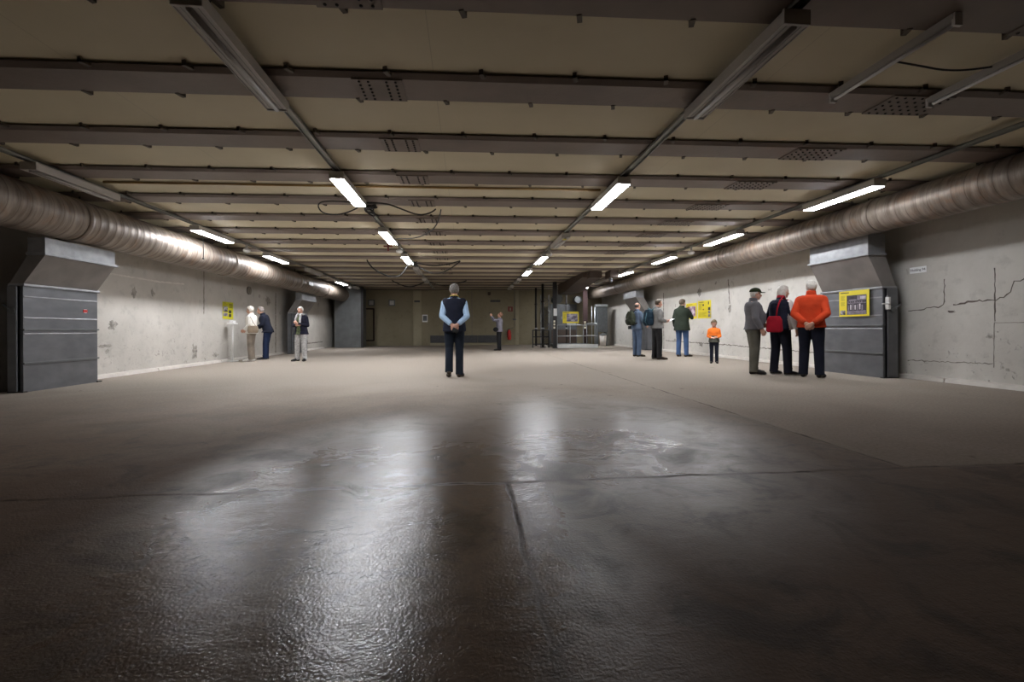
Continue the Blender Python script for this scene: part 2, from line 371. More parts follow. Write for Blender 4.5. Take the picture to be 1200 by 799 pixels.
def skirting(name, x, side, y0, y1, gaps, label):
    mb = mslot(MB(), 'skirt'); cuts = [y0] + gaps + [y1]
    for a, b in zip(cuts, cuts[1:]):
        mb.prism([(x, 0.0), (x - side * 0.09, 0.0), (x - side * 0.075, 0.06), (x, 0.075)], a + 0.012, b - 0.012)
    struct(mb.build(name), label, 'baseboard')
skirting('baseboard_left', XL, -1, 9.1, 23.5, [11.2, 13.9, 16.6, 19.3, 21.9], 'white skirting strip along the left wall')
skirting('baseboard_right', XR, 1, 2.0, 25.5, [4.3, 6.9, 9.2, 11.9, 14.6, 17.9, 20.6, 23.2], 'white skirting strip along the right wall')
mb = mslot(MB(), 'strip'); mb.box((-2.05, YB - 0.28, 0), (1.95, YB - 0.2, 0.13)); struct(mb.build('baseboard_back'), 'pale plinth under the long convector', 'baseboard')

# cracks and joints on the side walls (thin grooves of dirt with a shape of their own)
def crack(name, x, side, pts, wd, m='crack', jit=0.012, label=None):
    mb = mslot(MB(), m); P = []
    for (y0, z0), (y1, z1) in zip(pts, pts[1:]):
        k = max(1, int(math.hypot(y1 - y0, z1 - z0) / 0.05))
        for i in range(k): P.append((y0 + (y1 - y0) * i / k + random.uniform(-jit, jit), z0 + (z1 - z0) * i / k + random.uniform(-jit, jit)))
    P.append(pts[-1]); secs = []
    for i, (a, b) in enumerate(P):
        A = P[max(0, i - 1)]; B = P[min(len(P) - 1, i + 1)]; t = Vector((B[0] - A[0], B[1] - A[1])); t.normalize(); q = Vector((-t.y, t.x)) * wd * random.uniform(0.25, 0.75)
        secs.append([(x - side * 0.003, a + q.x, b + q.y), (x - side * 0.003, a - q.x, b - q.y), (x + side * 0.01, a - q.x, b - q.y), (x + side * 0.01, a + q.x, b + q.y)])
    mb.loft(secs, True, False)
    return struct(mb.build(name), label, 'wall joint')
crack('trim_crack', XR, 1, [(7.6, 1.22), (7.38, 1.22), (7.2, 1.26), (7.06, 1.25), (6.97, 1.30), (6.96, 1.72)], 0.014, label='crack in the right wall below the white label')
crack('trim_crack', XR, 1, [(6.81, 1.28), (6.53, 1.31), (6.22, 1.33), (6.07, 1.38), (6.0, 1.48), (5.96, 1.57), (5.8, 1.60), (5.4, 1.66)], 0.022, jit=0.02, label='ragged crack running off to the right edge')
crack('trim_joint', XR, 1, [(6.22, 1.81), (6.22, 1.0)], 0.014, 'crack', 0.004, 'upper vertical joint in the near right wall')
crack('trim_joint', XR, 1, [(6.23, 0.98), (6.24, 0.30)], 0.008, 'seam', 0.003, 'lower vertical joint in the near right wall')
crack('trim_joint', XR, 1, [(6.23, 0.98), (5.1, 0.97)], 0.008, 'seam', 0.003, 'horizontal joint in the near right wall')
crack('trim_joint', XR, 1, [(7.6, 0.32), (6.25, 0.36)], 0.014, 'seam', 0.012, 'low ledge line on the near right wall')
crack('trim_joint', XR, 1, [(17.8, 0.42), (13.5, 0.40)], 0.03, 'seam', 0.012, 'low ledge line behind the green parka')
crack('trim_joint', XR, 1, [(13.5, 0.40), (9.2, 0.33)], 0.024, 'seam', 0.014, 'low ledge line behind the row of three viewers')
crack('trim_joint', XR, 1, [(13.35, 2.4), (13.28, 1.65)], 0.03, 'crack', 0.012, 'vertical damp joint above the child')
crack('trim_joint', XR, 1, [(18.0, 2.35), (18.0, 0.02)], 0.04, 'crack', 0.003, 'dark vertical joint beside the far right ventilation box')
crack('trim_joint', XL, -1, [(13.18, 2.5), (13.17, 1.35)], 0.035, 'seam', 0.005, 'vertical joint above the sign on the left wall')
crack('trim_joint', XL, -1, [(17.87, 2.3), (17.84, 0.02)], 0.05, 'crack', 0.006, 'dark vertical joint right of the left wall couple')
crack('trim_joint', XL, -1, [(23.4, 0.33), (20.0, 0.30)], 0.035, 'crack', 0.012, 'low ledge line at the far left wall')
crack('trim_joint', XL, -1, [(9.2, 2.06), (11.4, 2.04), (12.3, 2.08)], 0.03, 'skirt', 0.004, 'pale line under the left duct')

def stain(x, side, y, z, ry, rz, m, label, seed):
    rnd = random.Random(seed); pts = []
    for i in range(40):
        a = 2 * PI * i / 40; k = 1 + 0.75 * noise.noise(Vector((math.cos(a) * 2.2 + seed * 3.1, math.sin(a) * 2.2, seed))) + rnd.uniform(-0.08, 0.08)
        pts.append((y + ry * k * math.cos(a), z + rz * k * math.sin(a)))
    mb = mslot(MB(), m); mb.loft([[(x - side * 0.002, a, b) for a, b in pts], [(x + side * 0.01, a, b) for a, b in pts]], True, False)
    return struct(mb.build('trim_stain'), label, 'wall stain')
stain(XR, 1, 13.28, 1.50, 0.07, 0.12, 'stain', 'dark blot at the foot of the damp joint', 1)
stain(XR, 1, 15.1, 2.14, 0.12, 0.13, 'stain', 'dark patch high on the right wall', 2)
stain(XR, 1, 12.1, 1.28, 0.16, 0.12, 'stain', 'grey stain on the wall behind the cap', 3)
stain(XR, 1, 12.05, 0.45, 0.16, 0.14, 'stain', 'chipped patch on the low ledge', 4)
stain(XR, 1, 17.0, 0.46, 0.10, 0.05, 'stain', 'small chip on the ledge left of the parka', 5)
stain(XR, 1, 15.0, 0.36, 0.12, 0.07, 'stain', 'small chip on the ledge right of the parka', 6)
stain(XR, 1, 6.85, 1.17, 0.05, 0.02, 'crack', 'small dark chip below the ragged crack', 7)
stain(XL, -1, 9.95, 1.03, 0.12, 0.09, 'stain', 'chipped patch beside the near left box', 8)
stain(XL, -1, 10.55, 1.72, 0.07, 0.11, 'stain', 'chip high on the left wall', 9)
stain(XL, -1, 12.75, 0.36, 0.10, 0.17, 'stain', 'scuffs low on the left wall', 10)
stain(XL, -1, 9.75, 0.62, 0.16, 0.03, 'stain', 'shallow scuff beside the near left box', 11)
stain(XL, -1, 17.2, 1.95, 0.20, 0.14, 'stain', 'grey stain high beside the dark joint', 12)
stain(XL, -1, 13.75, 0.22, 0.14, 0.05, 'stain', 'chip over the skirting left of the white post', 13)

# ------------------------------------------------------------------ ceiling beams
SKEW = -0.031
def beam_y(k, x): return 3.20 + 1.273 * k + SKEW * x
ROTB = Matrix.Rotation(math.atan(SKEW), 4, 'Z')
clip_mesh = None
beam_words = ['above the viewer', 'second from the viewer', 'third from the viewer', 'fourth from the viewer', 'fifth from the viewer', 'sixth from the viewer', 'seventh from the viewer', 'eighth from the viewer',
              'ninth from the viewer', 'tenth from the viewer', 'eleventh from the viewer', 'twelfth from the viewer', 'seventh before the end wall', 'sixth before the end wall', 'fifth before the end wall',
              'fourth before the end wall', 'third before the end wall', 'second before the end wall', 'against the far end wall']
for k in range(19):
    mb = mslot(MB(), 'beam')
    x0, x1 = XL - 0.1, XR + 0.1
    yc = beam_y(k, 0) - 0.21
    def P(x, dy, z): return (x, yc + dy + SKEW * x, z)
    prof = [(-0.21, 3.143), (-0.155, 3.115), (0.21, 3.115), (0.21, 3.153), (0.012, 3.158), (0.012, 3.165), (-0.012, 3.165), (-0.012, 3.158), (-0.21, 3.153)]
    mb.loft([[P(x0, a, b) for a, b in prof], [P(x1, a, b) for a, b in prof]], True, False)
    # the thin rolled line near the front edge
    bo = struct(mb.build('ceiling_beam'), 'brown steel ceiling beam, ' + beam_words[k], 'ceiling beam', 'steel beams across the ceiling')
    if k <= 12:
        def splice(xc, wd, nx, ny, skewx, nm):
            pm = mslot(MB(), 'plate')
            q = [(xc - wd / 2, -0.158), (xc + wd / 2, -0.158), (xc + wd / 2 - skewx, 0.215), (xc - wd / 2 - skewx, 0.215)]
            pm.loft([[P(x, d, 3.115) for x, d in q], [P(x, d, 3.104) for x, d in q]], True, False)
            mslot(pm, 'bolt')
            for a in range(nx):
                for b in range(ny):
                    tx = -0.42 + 0.84 * a / (nx - 1)
                    if nx == 4 : tx = (-0.36, -0.18, 0.18, 0.36)[a]
                    dy = -0.125 + 0.305 * b / (ny - 1)
                    xx = xc + tx * wd - skewx * (dy + 0.215) / 0.43
                    pm.ball(P(xx, dy, 3.102), (0.013, 0.013, 0.009), 8, 5)
            pm.build(nm, bo)
        splice(-0.78 + 0.004 * k, 0.44, 4, 6, 0.0, 'splice_plate')
        splice(4.35 - 0.0 * k, 0.62, 7, 5, 0.0, 'splice_plate')
    if k <= 7:
        for side in (-1, 1):
            xs = XL + 0.3 + 0.17 * ((k * 3 + side) % 4)
            while xs < XR:
                cm = clip_mesh
                if cm is None:
                    c = mslot(MB(), 'clip'); c.box((-0.018, -0.03, -0.014), (0.018, 0.05, 0.010)); c.box((-0.018, 0.036, -0.014), (0.018, 0.05, 0.04))
                    co = c.build('panel_clip'); cm = clip_mesh = co.data; bpy.data.objects.remove(co)
                co = bpy.data.objects.new('panel_clip', cm); COL.objects.link(co); co.parent = bo
                co.location = P(xs, side * 0.222, 3.133 if side < 0 else 3.121); co.rotation_euler = (0, 0, PI - 0.4 if side < 0 else -0.3)
                xs += 0.82
mb = mslot(MB(), 'brass'); mb.tube([(-5.4, beam_y(3, 0) + 0.28 + 0.16, 3.143), (2.15, beam_y(3, 0) + 0.28 - 0.06, 3.143)], 0.018, 10)
tag(mb.build('copper_pipe'), 'thin tan copper pipe running across under the ceiling', 'pipe')

# ------------------------------------------------------------------ lighting rails and lamps
LZ = 2.98
def rail(x, y0, y1, label, seed):
    root = empty('lighting_rail', (x, y0, 0)); tag(root, label, 'lighting rail', 'lighting rails under the beams')
    mb = mslot(MB(), 'rail')
    mb.box((-0.042, 0, LZ + 0.122), (0.042, y1 - y0, LZ + 0.132)); mb.box((-0.042, 0, LZ + 0.096), (-0.037, y1 - y0, LZ + 0.132)); mb.box((0.037, 0, LZ + 0.096), (0.042, y1 - y0, LZ + 0.132))
    mb.build('channel', root)
    for k in range(19):
        by = beam_y(k, x) - 0.21
        if y0 + 0.1 < by < y1 - 0.1 and k % 2 == seed % 2:
            h = mslot(MB(), 'black_steel')
            for s in (-1, 1):
                h.tube([(s * 0.05, by - y0 + 0.24, 3.165), (s * 0.035, by - y0 + 0.24, LZ + 0.13)], 0.006, 6)
            h.box((-0.045, by - y0 + 0.23, LZ + 0.128), (0.045, by - y0 + 0.25, LZ + 0.138)); h.build('hanger', root)
    return root
rail(-1.75, 2.2, 25.2, 'galvanised lighting rail left of centre', 0)
rail(2.23, 1.2, 24.6, 'galvanised lighting rail right of centre', 1)
rail(5.96, 1.8, 25.6, 'galvanised lighting rail beside the right duct', 0)
rail(-5.53, 5.2, 25.6, 'galvanised lighting rail beside the left duct', 1)

def make_lamp(lit, length=1.41, width=0.19):
    root = empty('ceiling_lamp')
    mb = mslot(MB(), 'fixture'); a = length / 2; b = width / 2
    mb.loft([[(-b * 0.8, y, LZ + 0.095), (b * 0.8, y, LZ + 0.095), (b, y, LZ + 0.075), (b, y, LZ - 0.012), (b - 0.006, y, LZ - 0.012), (b - 0.006, y, LZ + 0.006), (-b + 0.006, y, LZ + 0.006), (-b + 0.006, y, LZ - 0.012), (-b, y, LZ - 0.012), (-b, y, LZ + 0.075)]
             for y in (-a, a)], True, False)
    mb.build('housing', root)
    for s in (-1, 1):
        e = mslot(MB(), 'fixture'); e.box((-b - 0.002, s * a - 0.012, LZ - 0.014), (b + 0.002, s * a + 0.012, LZ + 0.09)); e.build('end_cap', root, bevel=0.004)
    d = MB().use(MAT['lit'] if lit else MAT['diff_off'])
    if lit:
        d.box((-b + 0.007, -a + 0.013, LZ - 0.02), (b - 0.007, a - 0.013, LZ + 0.004)); d.build('diffuser', root)
    else:
        d.box((-b + 0.007, -a + 0.013, LZ - 0.004), (b - 0.007, a - 0.013, LZ + 0.004))
        d.tube([(0, -a + 0.02, LZ - 0.012), (0, a - 0.02, LZ - 0.012)], 0.02, 12)
        mslot(d, 'rail'); d.box((0.05, -a + 0.02, LZ - 0.007), (0.056, a - 0.02, LZ - 0.002)); d.box((-0.056, -a + 0.02, LZ - 0.007), (-0.05, a - 0.02, LZ - 0.002))
        d.build('diffuser', root)
    return root
LAMPS = [  # x, y, lit, label
    (-1.75, 7.16, 1, 'lit lamp above left of centre, nearest of the lit ones on its rail'),
    (-1.75, 10.62, 1, 'lit lamp on the left centre rail beside the red cross'),
    (-1.75, 14.0, 1, 'lit lamp on the left centre rail, farthest of the three lit'),
    (2.23, 7.05, 1, 'lit lamp right of centre, nearest lit one on its rail'),
    (2.23, 13.73, 1, 'lit lamp on the right centre rail, second lit one from the viewer'),
    (2.23, 16.93, 1, 'lit lamp on the right centre rail, farthest lit one'),
    (5.96, 6.83, 1, 'lit lamp over the right duct, nearest one by the near box'),
    (5.96, 10.25, 1, 'lit lamp over the right duct, second from the viewer'),
    (5.96, 13.48, 1, 'lit lamp over the right duct, third from the viewer'),
    (5.96, 16.97, 1, 'lit lamp over the right duct, fourth from the viewer'),
    (5.96, 23.25, 1, 'lit lamp above the lift platform at the far right'),
    (-5.53, 10.72, 1, 'lit lamp over the left duct, nearest lit one'),
    (-5.53, 14.09, 1, 'lit lamp over the left duct above the couple, second lit one'),
    (-5.53, 21.2, 1, 'lit lamp over the left duct, farthest lit one'),
    (-1.75, 3.80, 0, 'unlit lamp overhead at the upper left on the left centre rail'),
    (2.23, 3.62, 0, 'unlit lamp overhead at the upper right on the right centre rail'),
    (-1.75, 16.9, 0, 'unlit lamp on the left centre rail just past the lit ones'),
    (-1.75, 20.2, 0, 'unlit lamp on the left centre rail near the end wall'),
    (2.23, 10.9, 0, 'unlit lamp with a yellow sticker on the right centre rail'),
    (2.23, 20.2, 0, 'unlit lamp on the right centre rail past the lit ones'),
    (2.23, 23.4, 0, 'unlit lamp on the right centre rail nearest the end wall'),
    (5.96, 20.0, 0, 'unlit lamp over the right duct before the lift platform'),
    (-5.53, 7.13, 0, 'unlit lamp over the left duct above the near left box'),
    (-5.53, 17.4, 0, 'unlit lamp over the left duct between two lit ones'),
    (-5.53, 24.2, 0, 'unlit lamp over the left duct at the end wall')]
protos = {1: make_lamp(1), 0: make_lamp(0)}; used = {0: False, 1: False}
for x, y, lit, lab in LAMPS:
    o = protos[lit] if not used[lit] else copy_tree(protos[lit]); used[lit] = True
    o.location = (x, y, 0); tag(o, lab, 'lamp', 'lit tube lamps on the rails' if lit else 'unlit tube lamps on the rails')
    if lit and x > 0 and y < 8:
        for ch in o.children:
            if ch.name.startswith('diffuser'): ch.data = ch.data.copy(); ch.data.materials[0] = MAT['lit_dimmed']
    if 'sticker' in lab:
        st = mslot(MB(), 'yellow'); st.box((-0.05, -0.66, LZ - 0.035), (0.03, -0.50, LZ - 0.032)); st.build('sticker', o)

def batten(x, y0, y1, lab):
    root = empty('tube_batten', (x, (y0 + y1) / 2, 0)); a = (y1 - y0) / 2
    mb = mslot(MB(), 'diff_off'); mb.prism([(-0.035, 3.11), (0.035, 3.11), (0.028, 3.055), (-0.028, 3.055)], -a, a); mb.build('body', root)
    mb = mslot(MB(), 'paper'); mb.tube([(0, -a + 0.03, 3.042), (0, a - 0.03, 3.042)], 0.013, 10); mb.build('tube', root)
    for s in (-1, 1):
        mb = mslot(MB(), 'white'); mb.box((-0.03, s * a - 0.012, 3.022), (0.03, s * a + 0.012, 3.112)); mb.build('end_cap', root)
    return tag(root, lab, 'lamp', 'bare battens fixed to the ceiling')
batten(3.42, 2.9, 4.0, 'bare unlit batten at upper right, left of the pair')
batten(4.42, 2.85, 4.0, 'bare unlit batten at upper right, right of the pair')

def cable(pts, r, label, name='hanging_cable'):
    cu = bpy.data.curves.new(name, 'CURVE'); cu.dimensions = '3D'; sp = cu.splines.new('NURBS'); sp.points.add(len(pts) - 1)
    for p, q in zip(sp.points, pts): p.co = (*q, 1)
    sp.use_endpoint_u = True; sp.order_u = 3; cu.bevel_depth = r; cu.bevel_resolution = 2; cu.resolution_u = 8
    tmp = bpy.data.objects.new(name, cu); COL.objects.link(tmp)
    me = bpy.data.meshes.new_from_object(tmp.evaluated_get(bpy.context.evaluated_depsgraph_get()))
    bpy.data.objects.remove(tmp); me.materials.clear(); me.materials.append(MAT['cable'])
    o = bpy.data.objects.new(name, me); COL.objects.link(o)
    return tag(o, label, 'cable', 'black cables hanging from the ceiling')
cable([(3.46, 3.45, 3.1), (3.7, 3.43, 3.06), (3.95, 3.46, 3.05), (4.2, 3.45, 3.06), (4.40, 3.45, 3.1)], 0.008, 'black cable between the two bare battens')
cable([(-1.72, 8.0, 3.06), (-1.4, 8.05, 3.09), (-1.15, 8.3, 3.05), (-0.85, 8.5, 2.98), (-0.6, 8.45, 3.04), (-0.55, 8.45, 3.1)], 0.014, 'black cable draped to the right of the nearest centre lamp')
cable([(-0.46, 8.5, 3.1), (-0.55, 9.2, 2.99), (-0.8, 9.8, 2.93), (-1.2, 10.6, 2.96), (-1.6, 10.8, 3.02), (-1.75, 11.4, 3.08)], 0.012, 'long black cable curving back to the second left centre lamp')
cable([(-1.82, 8.0, 3.06), (-2.3, 7.9, 3.07), (-2.5, 8.0, 3.02), (-2.45, 8.2, 2.9), (-2.1, 8.2, 2.9), (-1.85, 8.1, 3.0)], 0.011, 'black cable loop left of the nearest centre lamp')
cable([(-1.7, 14.8, 3.06), (-1.3, 14.8, 2.95), (-0.9, 14.8, 2.93), (-0.5, 14.8, 3.0), (-0.2, 14.8, 3.1)], 0.018, 'black cable loop right of the third left centre lamp')
cable([(-1.7, 14.9, 3.06), (-1.3, 14.9, 2.75), (-0.9, 14.9, 2.68), (-0.5, 14.9, 2.85), (-0.2, 14.9, 3.1)], 0.018, 'lower black cable loop right of the third left centre lamp')
cable([(-1.8, 14.8, 3.06), (-2.0, 14.8, 2.6), (-2.4, 14.8, 2.55), (-3.0, 14.8, 2.85), (-3.1, 14.8, 3.1)], 0.02, 'big black cable loop left of the third left centre lamp')
cable([(-1.7, 20.9, 3.06), (-1.2, 20.9, 2.85), (-0.6, 20.9, 2.9), (0.0, 20.9, 3.1)], 0.022, 'far black cable loop right of the left centre rail')
cable([(-1.8, 20.9, 3.06), (-2.3, 20.9, 2.8), (-2.9, 20.9, 2.85), (-3.3, 20.9, 3.1)], 0.022, 'far black cable loop left of the left centre rail')
def lump(x, y, lab):      # coil of cable on the rail
    mb = mslot(MB(), 'cable')
    for i in range(5):
        a = i * 1.3; c = Vector((x + 0.05 * math.cos(a), y + 0.09 * i, LZ + 0.02 + 0.03 * math.sin(a)))
        mb.tube([c + Vector((0.07 * math.cos(t) , 0.10 * math.sin(t), 0.04 * math.sin(t + a) + 0.025)) for t in [2 * PI * q / 14 for q in range(15)]], 0.014, 6)
    tag(mb.build('cable_coil'), lab, 'cable', 'coils of cable on the rails')
lump(-1.66, 8.15, 'black cable coil just behind the nearest left centre lamp')
lump(-1.66, 14.9, 'black cable coil behind the third left centre lamp')
lump(5.9, 18.1, 'dark cable coil behind the fourth lamp over the right duct')
def dome(x, y, lab):
    root = empty('ceiling_sensor', (x, y, 0)); tag(root, lab, 'sensor', 'white sensor domes under the rails')
    m1 = mslot(MB(), 'fixture'); m1.tube([(0, 0, LZ + 0.1), (0, 0, LZ - 0.01)], 0.03, 12); m1.build('mount', root)
    m2 = mslot(MB(), 'white'); m2.ball((0, 0, LZ - 0.05), (0.085, 0.085, 0.06)); m2.build('dome', root)
dome(-5.53, 12.25, 'white dome sensor under the left rail between the lit lamps')
dome(5.96, 11.75, 'white dome sensor under the right rail between the lit lamps')
dome(-5.53, 22.6, 'white dome sensor under the left rail near the end wall')
dome(-1.72, 12.1, 'white dome sensor on the left centre rail past the red cross')
dome(2.23, 12.3, 'white dome sensor on the right centre rail past the unlit lamp')
mb = mslot(MB(), 'red_dull'); mb.box((-2.10, 12.0, 3.02), (-1.88, 12.02, 3.06)); mb.box((-2.01, 12.0, 2.92), (-1.965, 12.02, 3.11))
tag(mb.build('red_cross_marker'), 'small red cross shaped marker hanging beside the second left centre lamp', 'marker')

# ------------------------------------------------------------------ ducts and ventilation boxes
def duct(x, z, r, y0, y1, joints, label):
    root = empty('air_duct', (x, y0, z)); tag(root, label, 'duct', 'round air ducts along the side walls')
    mb = mslot(MB(), 'duct'); rings = []; y = y0; n = 40
    ys = []
    while y < y1:
        ys += [(y, r), (y + 0.012, r * 1.006), (y + 0.035, r * 1.006), (y + 0.047, r)]
        y += 0.17
    for yy, rr in ys: rings.append([(rr * math.cos(2 * PI * i / n), yy - y0, rr * math.sin(2 * PI * i / n)) for i in range(n)])
    mb.loft(rings); mb.build('spiral_pipe', root)
    for jy in joints:
        mb = mslot(MB(), 'duct'); mb.loft([[(q * math.cos(2 * PI * i / n), jy - y0 + t, q * math.sin(2 * PI * i / n)) for i in range(n)] for t, q in ((-0.05, r * 1.01), (-0.045, r * 1.05), (0.045, r * 1.05), (0.05, r * 1.01))])
        mb.build('joint_collar', root)
        st = mslot(MB(), 'black_steel'); st.tube([(0.0, jy - y0 + 0.2, r), (0.0, jy - y0 + 0.2, 3.19 - z)], 0.012, 6); st.build('hanger_strap', root)
    return root
duct(-6.3, 2.70, 0.343, YF + 0.1, 24.2, [2.5, 8.0, 12.7, 17.5, 20.8], 'rust stained round duct along the left wall')
duct(7.0, 2.83, 0.285, YF + 0.1, 25.4, [1.5, 7.2, 11.8, 14.9, 20.5], 'rust stained round duct along the right wall')
mb = mslot(MB(), 'black'); mb.tube([(-5.92, 11.05, 3.1), (-5.92, 11.05, 2.55)], 0.008, 6); mb.ball((-5.92, 11.05, 2.54), 0.02, 8, 6); tag(mb.build('pull_cord'), 'thin dark cord hanging over the left duct', 'cord')

def vent_box(x, side, y0, y1, hb, h1, h2, inset, depth, label, near=True, detail=True):
    """side +1: on the right wall (room is towards -x); x = front plane"""
    root = empty('ventilation_box', (x, y0, 0)); tag(root, label, 'ventilation box', 'sheet metal ventilation boxes')
    L = y1 - y0; s = side
    def part(name, m, f, bevel=0): 
        q = mslot(MB(), m); f(q); return q.build(name, root, bevel=bevel)
    part('lower_box', 'galv', lambda q: q.box((0, 0, 0.0), (s * depth, L, hb)))
    # pressed ribs of the front
    for zz in ([0.26 * hb, 0.55 * hb, 0.70 * hb, 0.90 * hb] if detail else []):
        part('front_rib', 'galv_light' if zz > 0.5 * hb else 'galv', lambda q: q.prism([(-s * 0.006, zz - 0.01), (-s * 0.0, zz - 0.018), (0, zz + 0.008), (-s * 0.006, zz)], 0.01, L - 0.01))
    for zz in (0.27 * hb, 0.585 * hb):
        part('joint_band', 'galv_dark', lambda q: (q.box((-s * 0.025, -0.012, zz - 0.012), (s * depth, L + 0.012, zz + 0.014))), 0.003)
    part('top_flange', 'galv_light', lambda q: (q.box((-s * 0.03, -0.02, hb - 0.005), (s * depth, L + 0.02, hb + 0.03))), 0.004)
    # slanting transition leaning out into the room
    part('slanted_hood', 'taupe', lambda q: q.prism([(0, hb + 0.03), (-s * inset, h1), (-s * inset + s * depth * 1.25, h1), (s * depth, hb + 0.03)], 0.005, L - 0.005))
    part('hood_flange', 'galv_light', lambda q: q.box((-s * (inset + 0.03), -0.03, h1 - 0.003), (s * (depth * 1.25 - inset), L + 0.03, h1 + 0.035)), 0.004)
    part('neck', 'galv_light', lambda q: q.box((-s * inset, 0.005, h1 + 0.035), (s * (depth * 1.25 - inset), L - 0.005, h2)))
    part('base_foot', 'black_steel', lambda q: q.box((-s * 0.03, -0.04, 0), (s * depth, 0.03, 0.02)))
    part('base_foot', 'black_steel', lambda q: q.box((-s * 0.03, L - 0.03, 0), (s * depth, L + 0.06, 0.02)))
    # corner angle with lever and bolts on the near side face
    def side_angle(q):
        q.box((s * 0.05, -0.03, 0.02), (s * depth, 0.0, hb - 0.01)); q.box((s * 0.05, -0.05, 0.02), (s * 0.07, 0.0, hb - 0.01))
    part('side_angle', 'galv', side_angle)
    if detail:
        lv = part('damper_lever', 'galv_dark', lambda q: (q.tube([(s * depth * 0.55, -0.03, 0.76 * hb), (s * depth * 0.55, -0.07, 0.76 * hb)], 0.05, 12), q.tube([(s * depth * 0.55, -0.06, 0.76 * hb), (s * (depth + 0.02), -0.07, 0.82 * hb)], 0.012, 8)))
        def bolts(q):
            for i in range(7): q.ball((s * depth * 0.3, -0.032, 0.1 + i * (hb - 0.2) / 6), 0.012, 8, 6)
        part('rivets', 'galv_dark', bolts)
    return root
bl = vent_box(-6.6, -1, 7.57, 8.96, 1.60, 2.06, 2.325, 0.30, 0.19, 'big galvanised ventilation box at the left edge with red sticker')
mb = mslot(MB(), 'red'); mb.box((0.0, 1.08, 1.235), (0.009, 1.165, 1.285)); mslot(mb, 'paper'); mb.box((0.0, 1.095, 1.228), (0.0085, 1.15, 1.29)); mb.build('red_sticker', bl)
br = vent_box(7.48, 1, 7.63, 9.05, 1.63, 2.22, 2.60, 0.28, 0.27, 'big galvanised ventilation box on the right carrying a yellow sign')
mb = mslot(MB(), 'white'); mb.box((0.03, -0.09, 1.24), (0.07, -0.02, 1.46)); mb.tube([(0.05, -0.09, 1.34), (-0.12, -0.12, 1.335)], 0.012, 8); mb.build('switch_handle', br)
vent_box(-6.6, -1, 18.3, 19.9, 1.55, 2.06, 2.345, 0.34, 0.19, 'far ventilation box on the left behind the man with scarf', detail=False)
vent_box(7.48, 1, 18.75, 20.3, 1.60, 2.22, 2.535, 0.40, 0.27, 'far ventilation box on the right behind the two backpackers', detail=False)
root = empty('ventilation_column', (-6.1, 24.2, 0)); tag(root, 'tall dark grey ventilation column in the far left corner', 'ventilation column')
mb = mslot(MB(), 'galv_dark'); mb.box((-0.6, 0, 0), (0.72, 1.2, 3.1)); mb.build('casing', root)
for zz in (0.75, 1.7, 2.4):
    mb = mslot(MB(), 'galv_dark'); mb.box((-0.62, -0.02, zz), (0.74, 1.22, zz + 0.035)); mb.build('joint_band', root)
mb = mslot(MB(), 'black_steel'); mb.box((0.72, -0.04, 0), (0.84, 0.06, 3.1)); mb.build('corner_post', root)

# ------------------------------------------------------------------ signs
def sign(name, x, side, y0, y1, z0, z1, m, label, items, cat='sign', thick=0.008):
    """flat sheet on a wall-parallel plane; items: (u0,v0,u1,v1,material) in 0..1 as read by the viewer"""
    s = side; root = empty(name, (x, (y0 + y1) / 2, z0)); tag(root, label, cat)
    a, b = (y1 - y0) / 2, z1 - z0
    q = mslot(MB(), m); q.box((0, -a, 0), (-s * thick, a, b)); q.build('sheet', root)
    def yy(u): return (a - u * 2 * a) if s > 0 else (-a + u * 2 * a)
    for i, it in enumerate(items):
        u0, v0, u1, v1, mm = it[:5]; nm = it[5] if len(it) > 5 else 'text_line'
        if nm == 'text_line': continue
        q = mslot(MB(), mm); q.box((-s * thick * 0.9, yy(u0), v0 * b), (-s * (thick + 0.003), yy(u1), v1 * b)); q.build(nm, root)
    tl = [it for it in items if len(it) == 5]
    if tl:
        q = MB()
        for u0, v0, u1, v1, mm in tl: mslot(q, mm); q.box((-s * thick * 0.9, yy(u0), v0 * b), (-s * (thick + 0.002), yy(u1), v1 * b))
        q.build('printed_text', root)
    return root
rows = lambda u0, u1, v0, v1, k, m: [(u0, v1 - (v1 - v0) * (i + 0.62) / k, u1 - (0.25 * (u1 - u0) if i % 4 == 3 else 0.03 * (i % 3) * (u1 - u0)), v1 - (v1 - v0) * (i + 0.2) / k, m) for i in range(k)]
sign('information_sign', 7.448, 1, 7.87, 8.56, 1.13, 1.63, 'yellow', 'yellow sign with a dark photograph on the right ventilation box',
     [(0.05, 0.915, 0.34, 0.945, 'ink'), (0.27, 0.07, 0.92, 0.82, 'hall_dark', 'photograph'), (0.04, 0.07, 0.22, 0.25, 'photo3', 'small_photograph')] + rows(0.06, 0.21, 0.62, 0.82, 7, 'ink_olive') + rows(0.06, 0.21, 0.42, 0.58, 6, 'ink_olive'))
hall_sign = [o for o in bpy.data.objects if o.name.startswith('information_sign')][0]
q = MB()                                                             # the picture printed on it: pale vaults and figures in a dark hall
def pr(u0, v0, u1, v1, m, lift=0.0): mslot(q, m); q.box((-0.0105, 0.345 - 0.69 * u0, 0.5 * v0), (-0.0112 - lift, 0.345 - 0.69 * u1, 0.5 * v1))
pr(0.28, 0.08, 0.91, 0.22, 'hall_mid'); pr(0.62, 0.62, 0.91, 0.80, 'hall_mid'); pr(0.72, 0.66, 0.90, 0.76, 'hall_light', 0.0004); pr(0.34, 0.60, 0.60, 0.66, 'hall_mid'); pr(0.30, 0.50, 0.90, 0.53, 'hall_mid')
for i in range(7):
    u = 0.31 + 0.075 * i
    pr(u, 0.24 + 0.02 * (i % 2), u + 0.045, 0.44 + 0.02 * (i % 3), 'hall_light' if i in (1, 3, 5) else 'hall_mid', 0.0004); pr(u - 0.01, 0.54, u + 0.03, 0.585, 'hall_mid', 0.0002)
q.build('printed_scene', hall_sign)
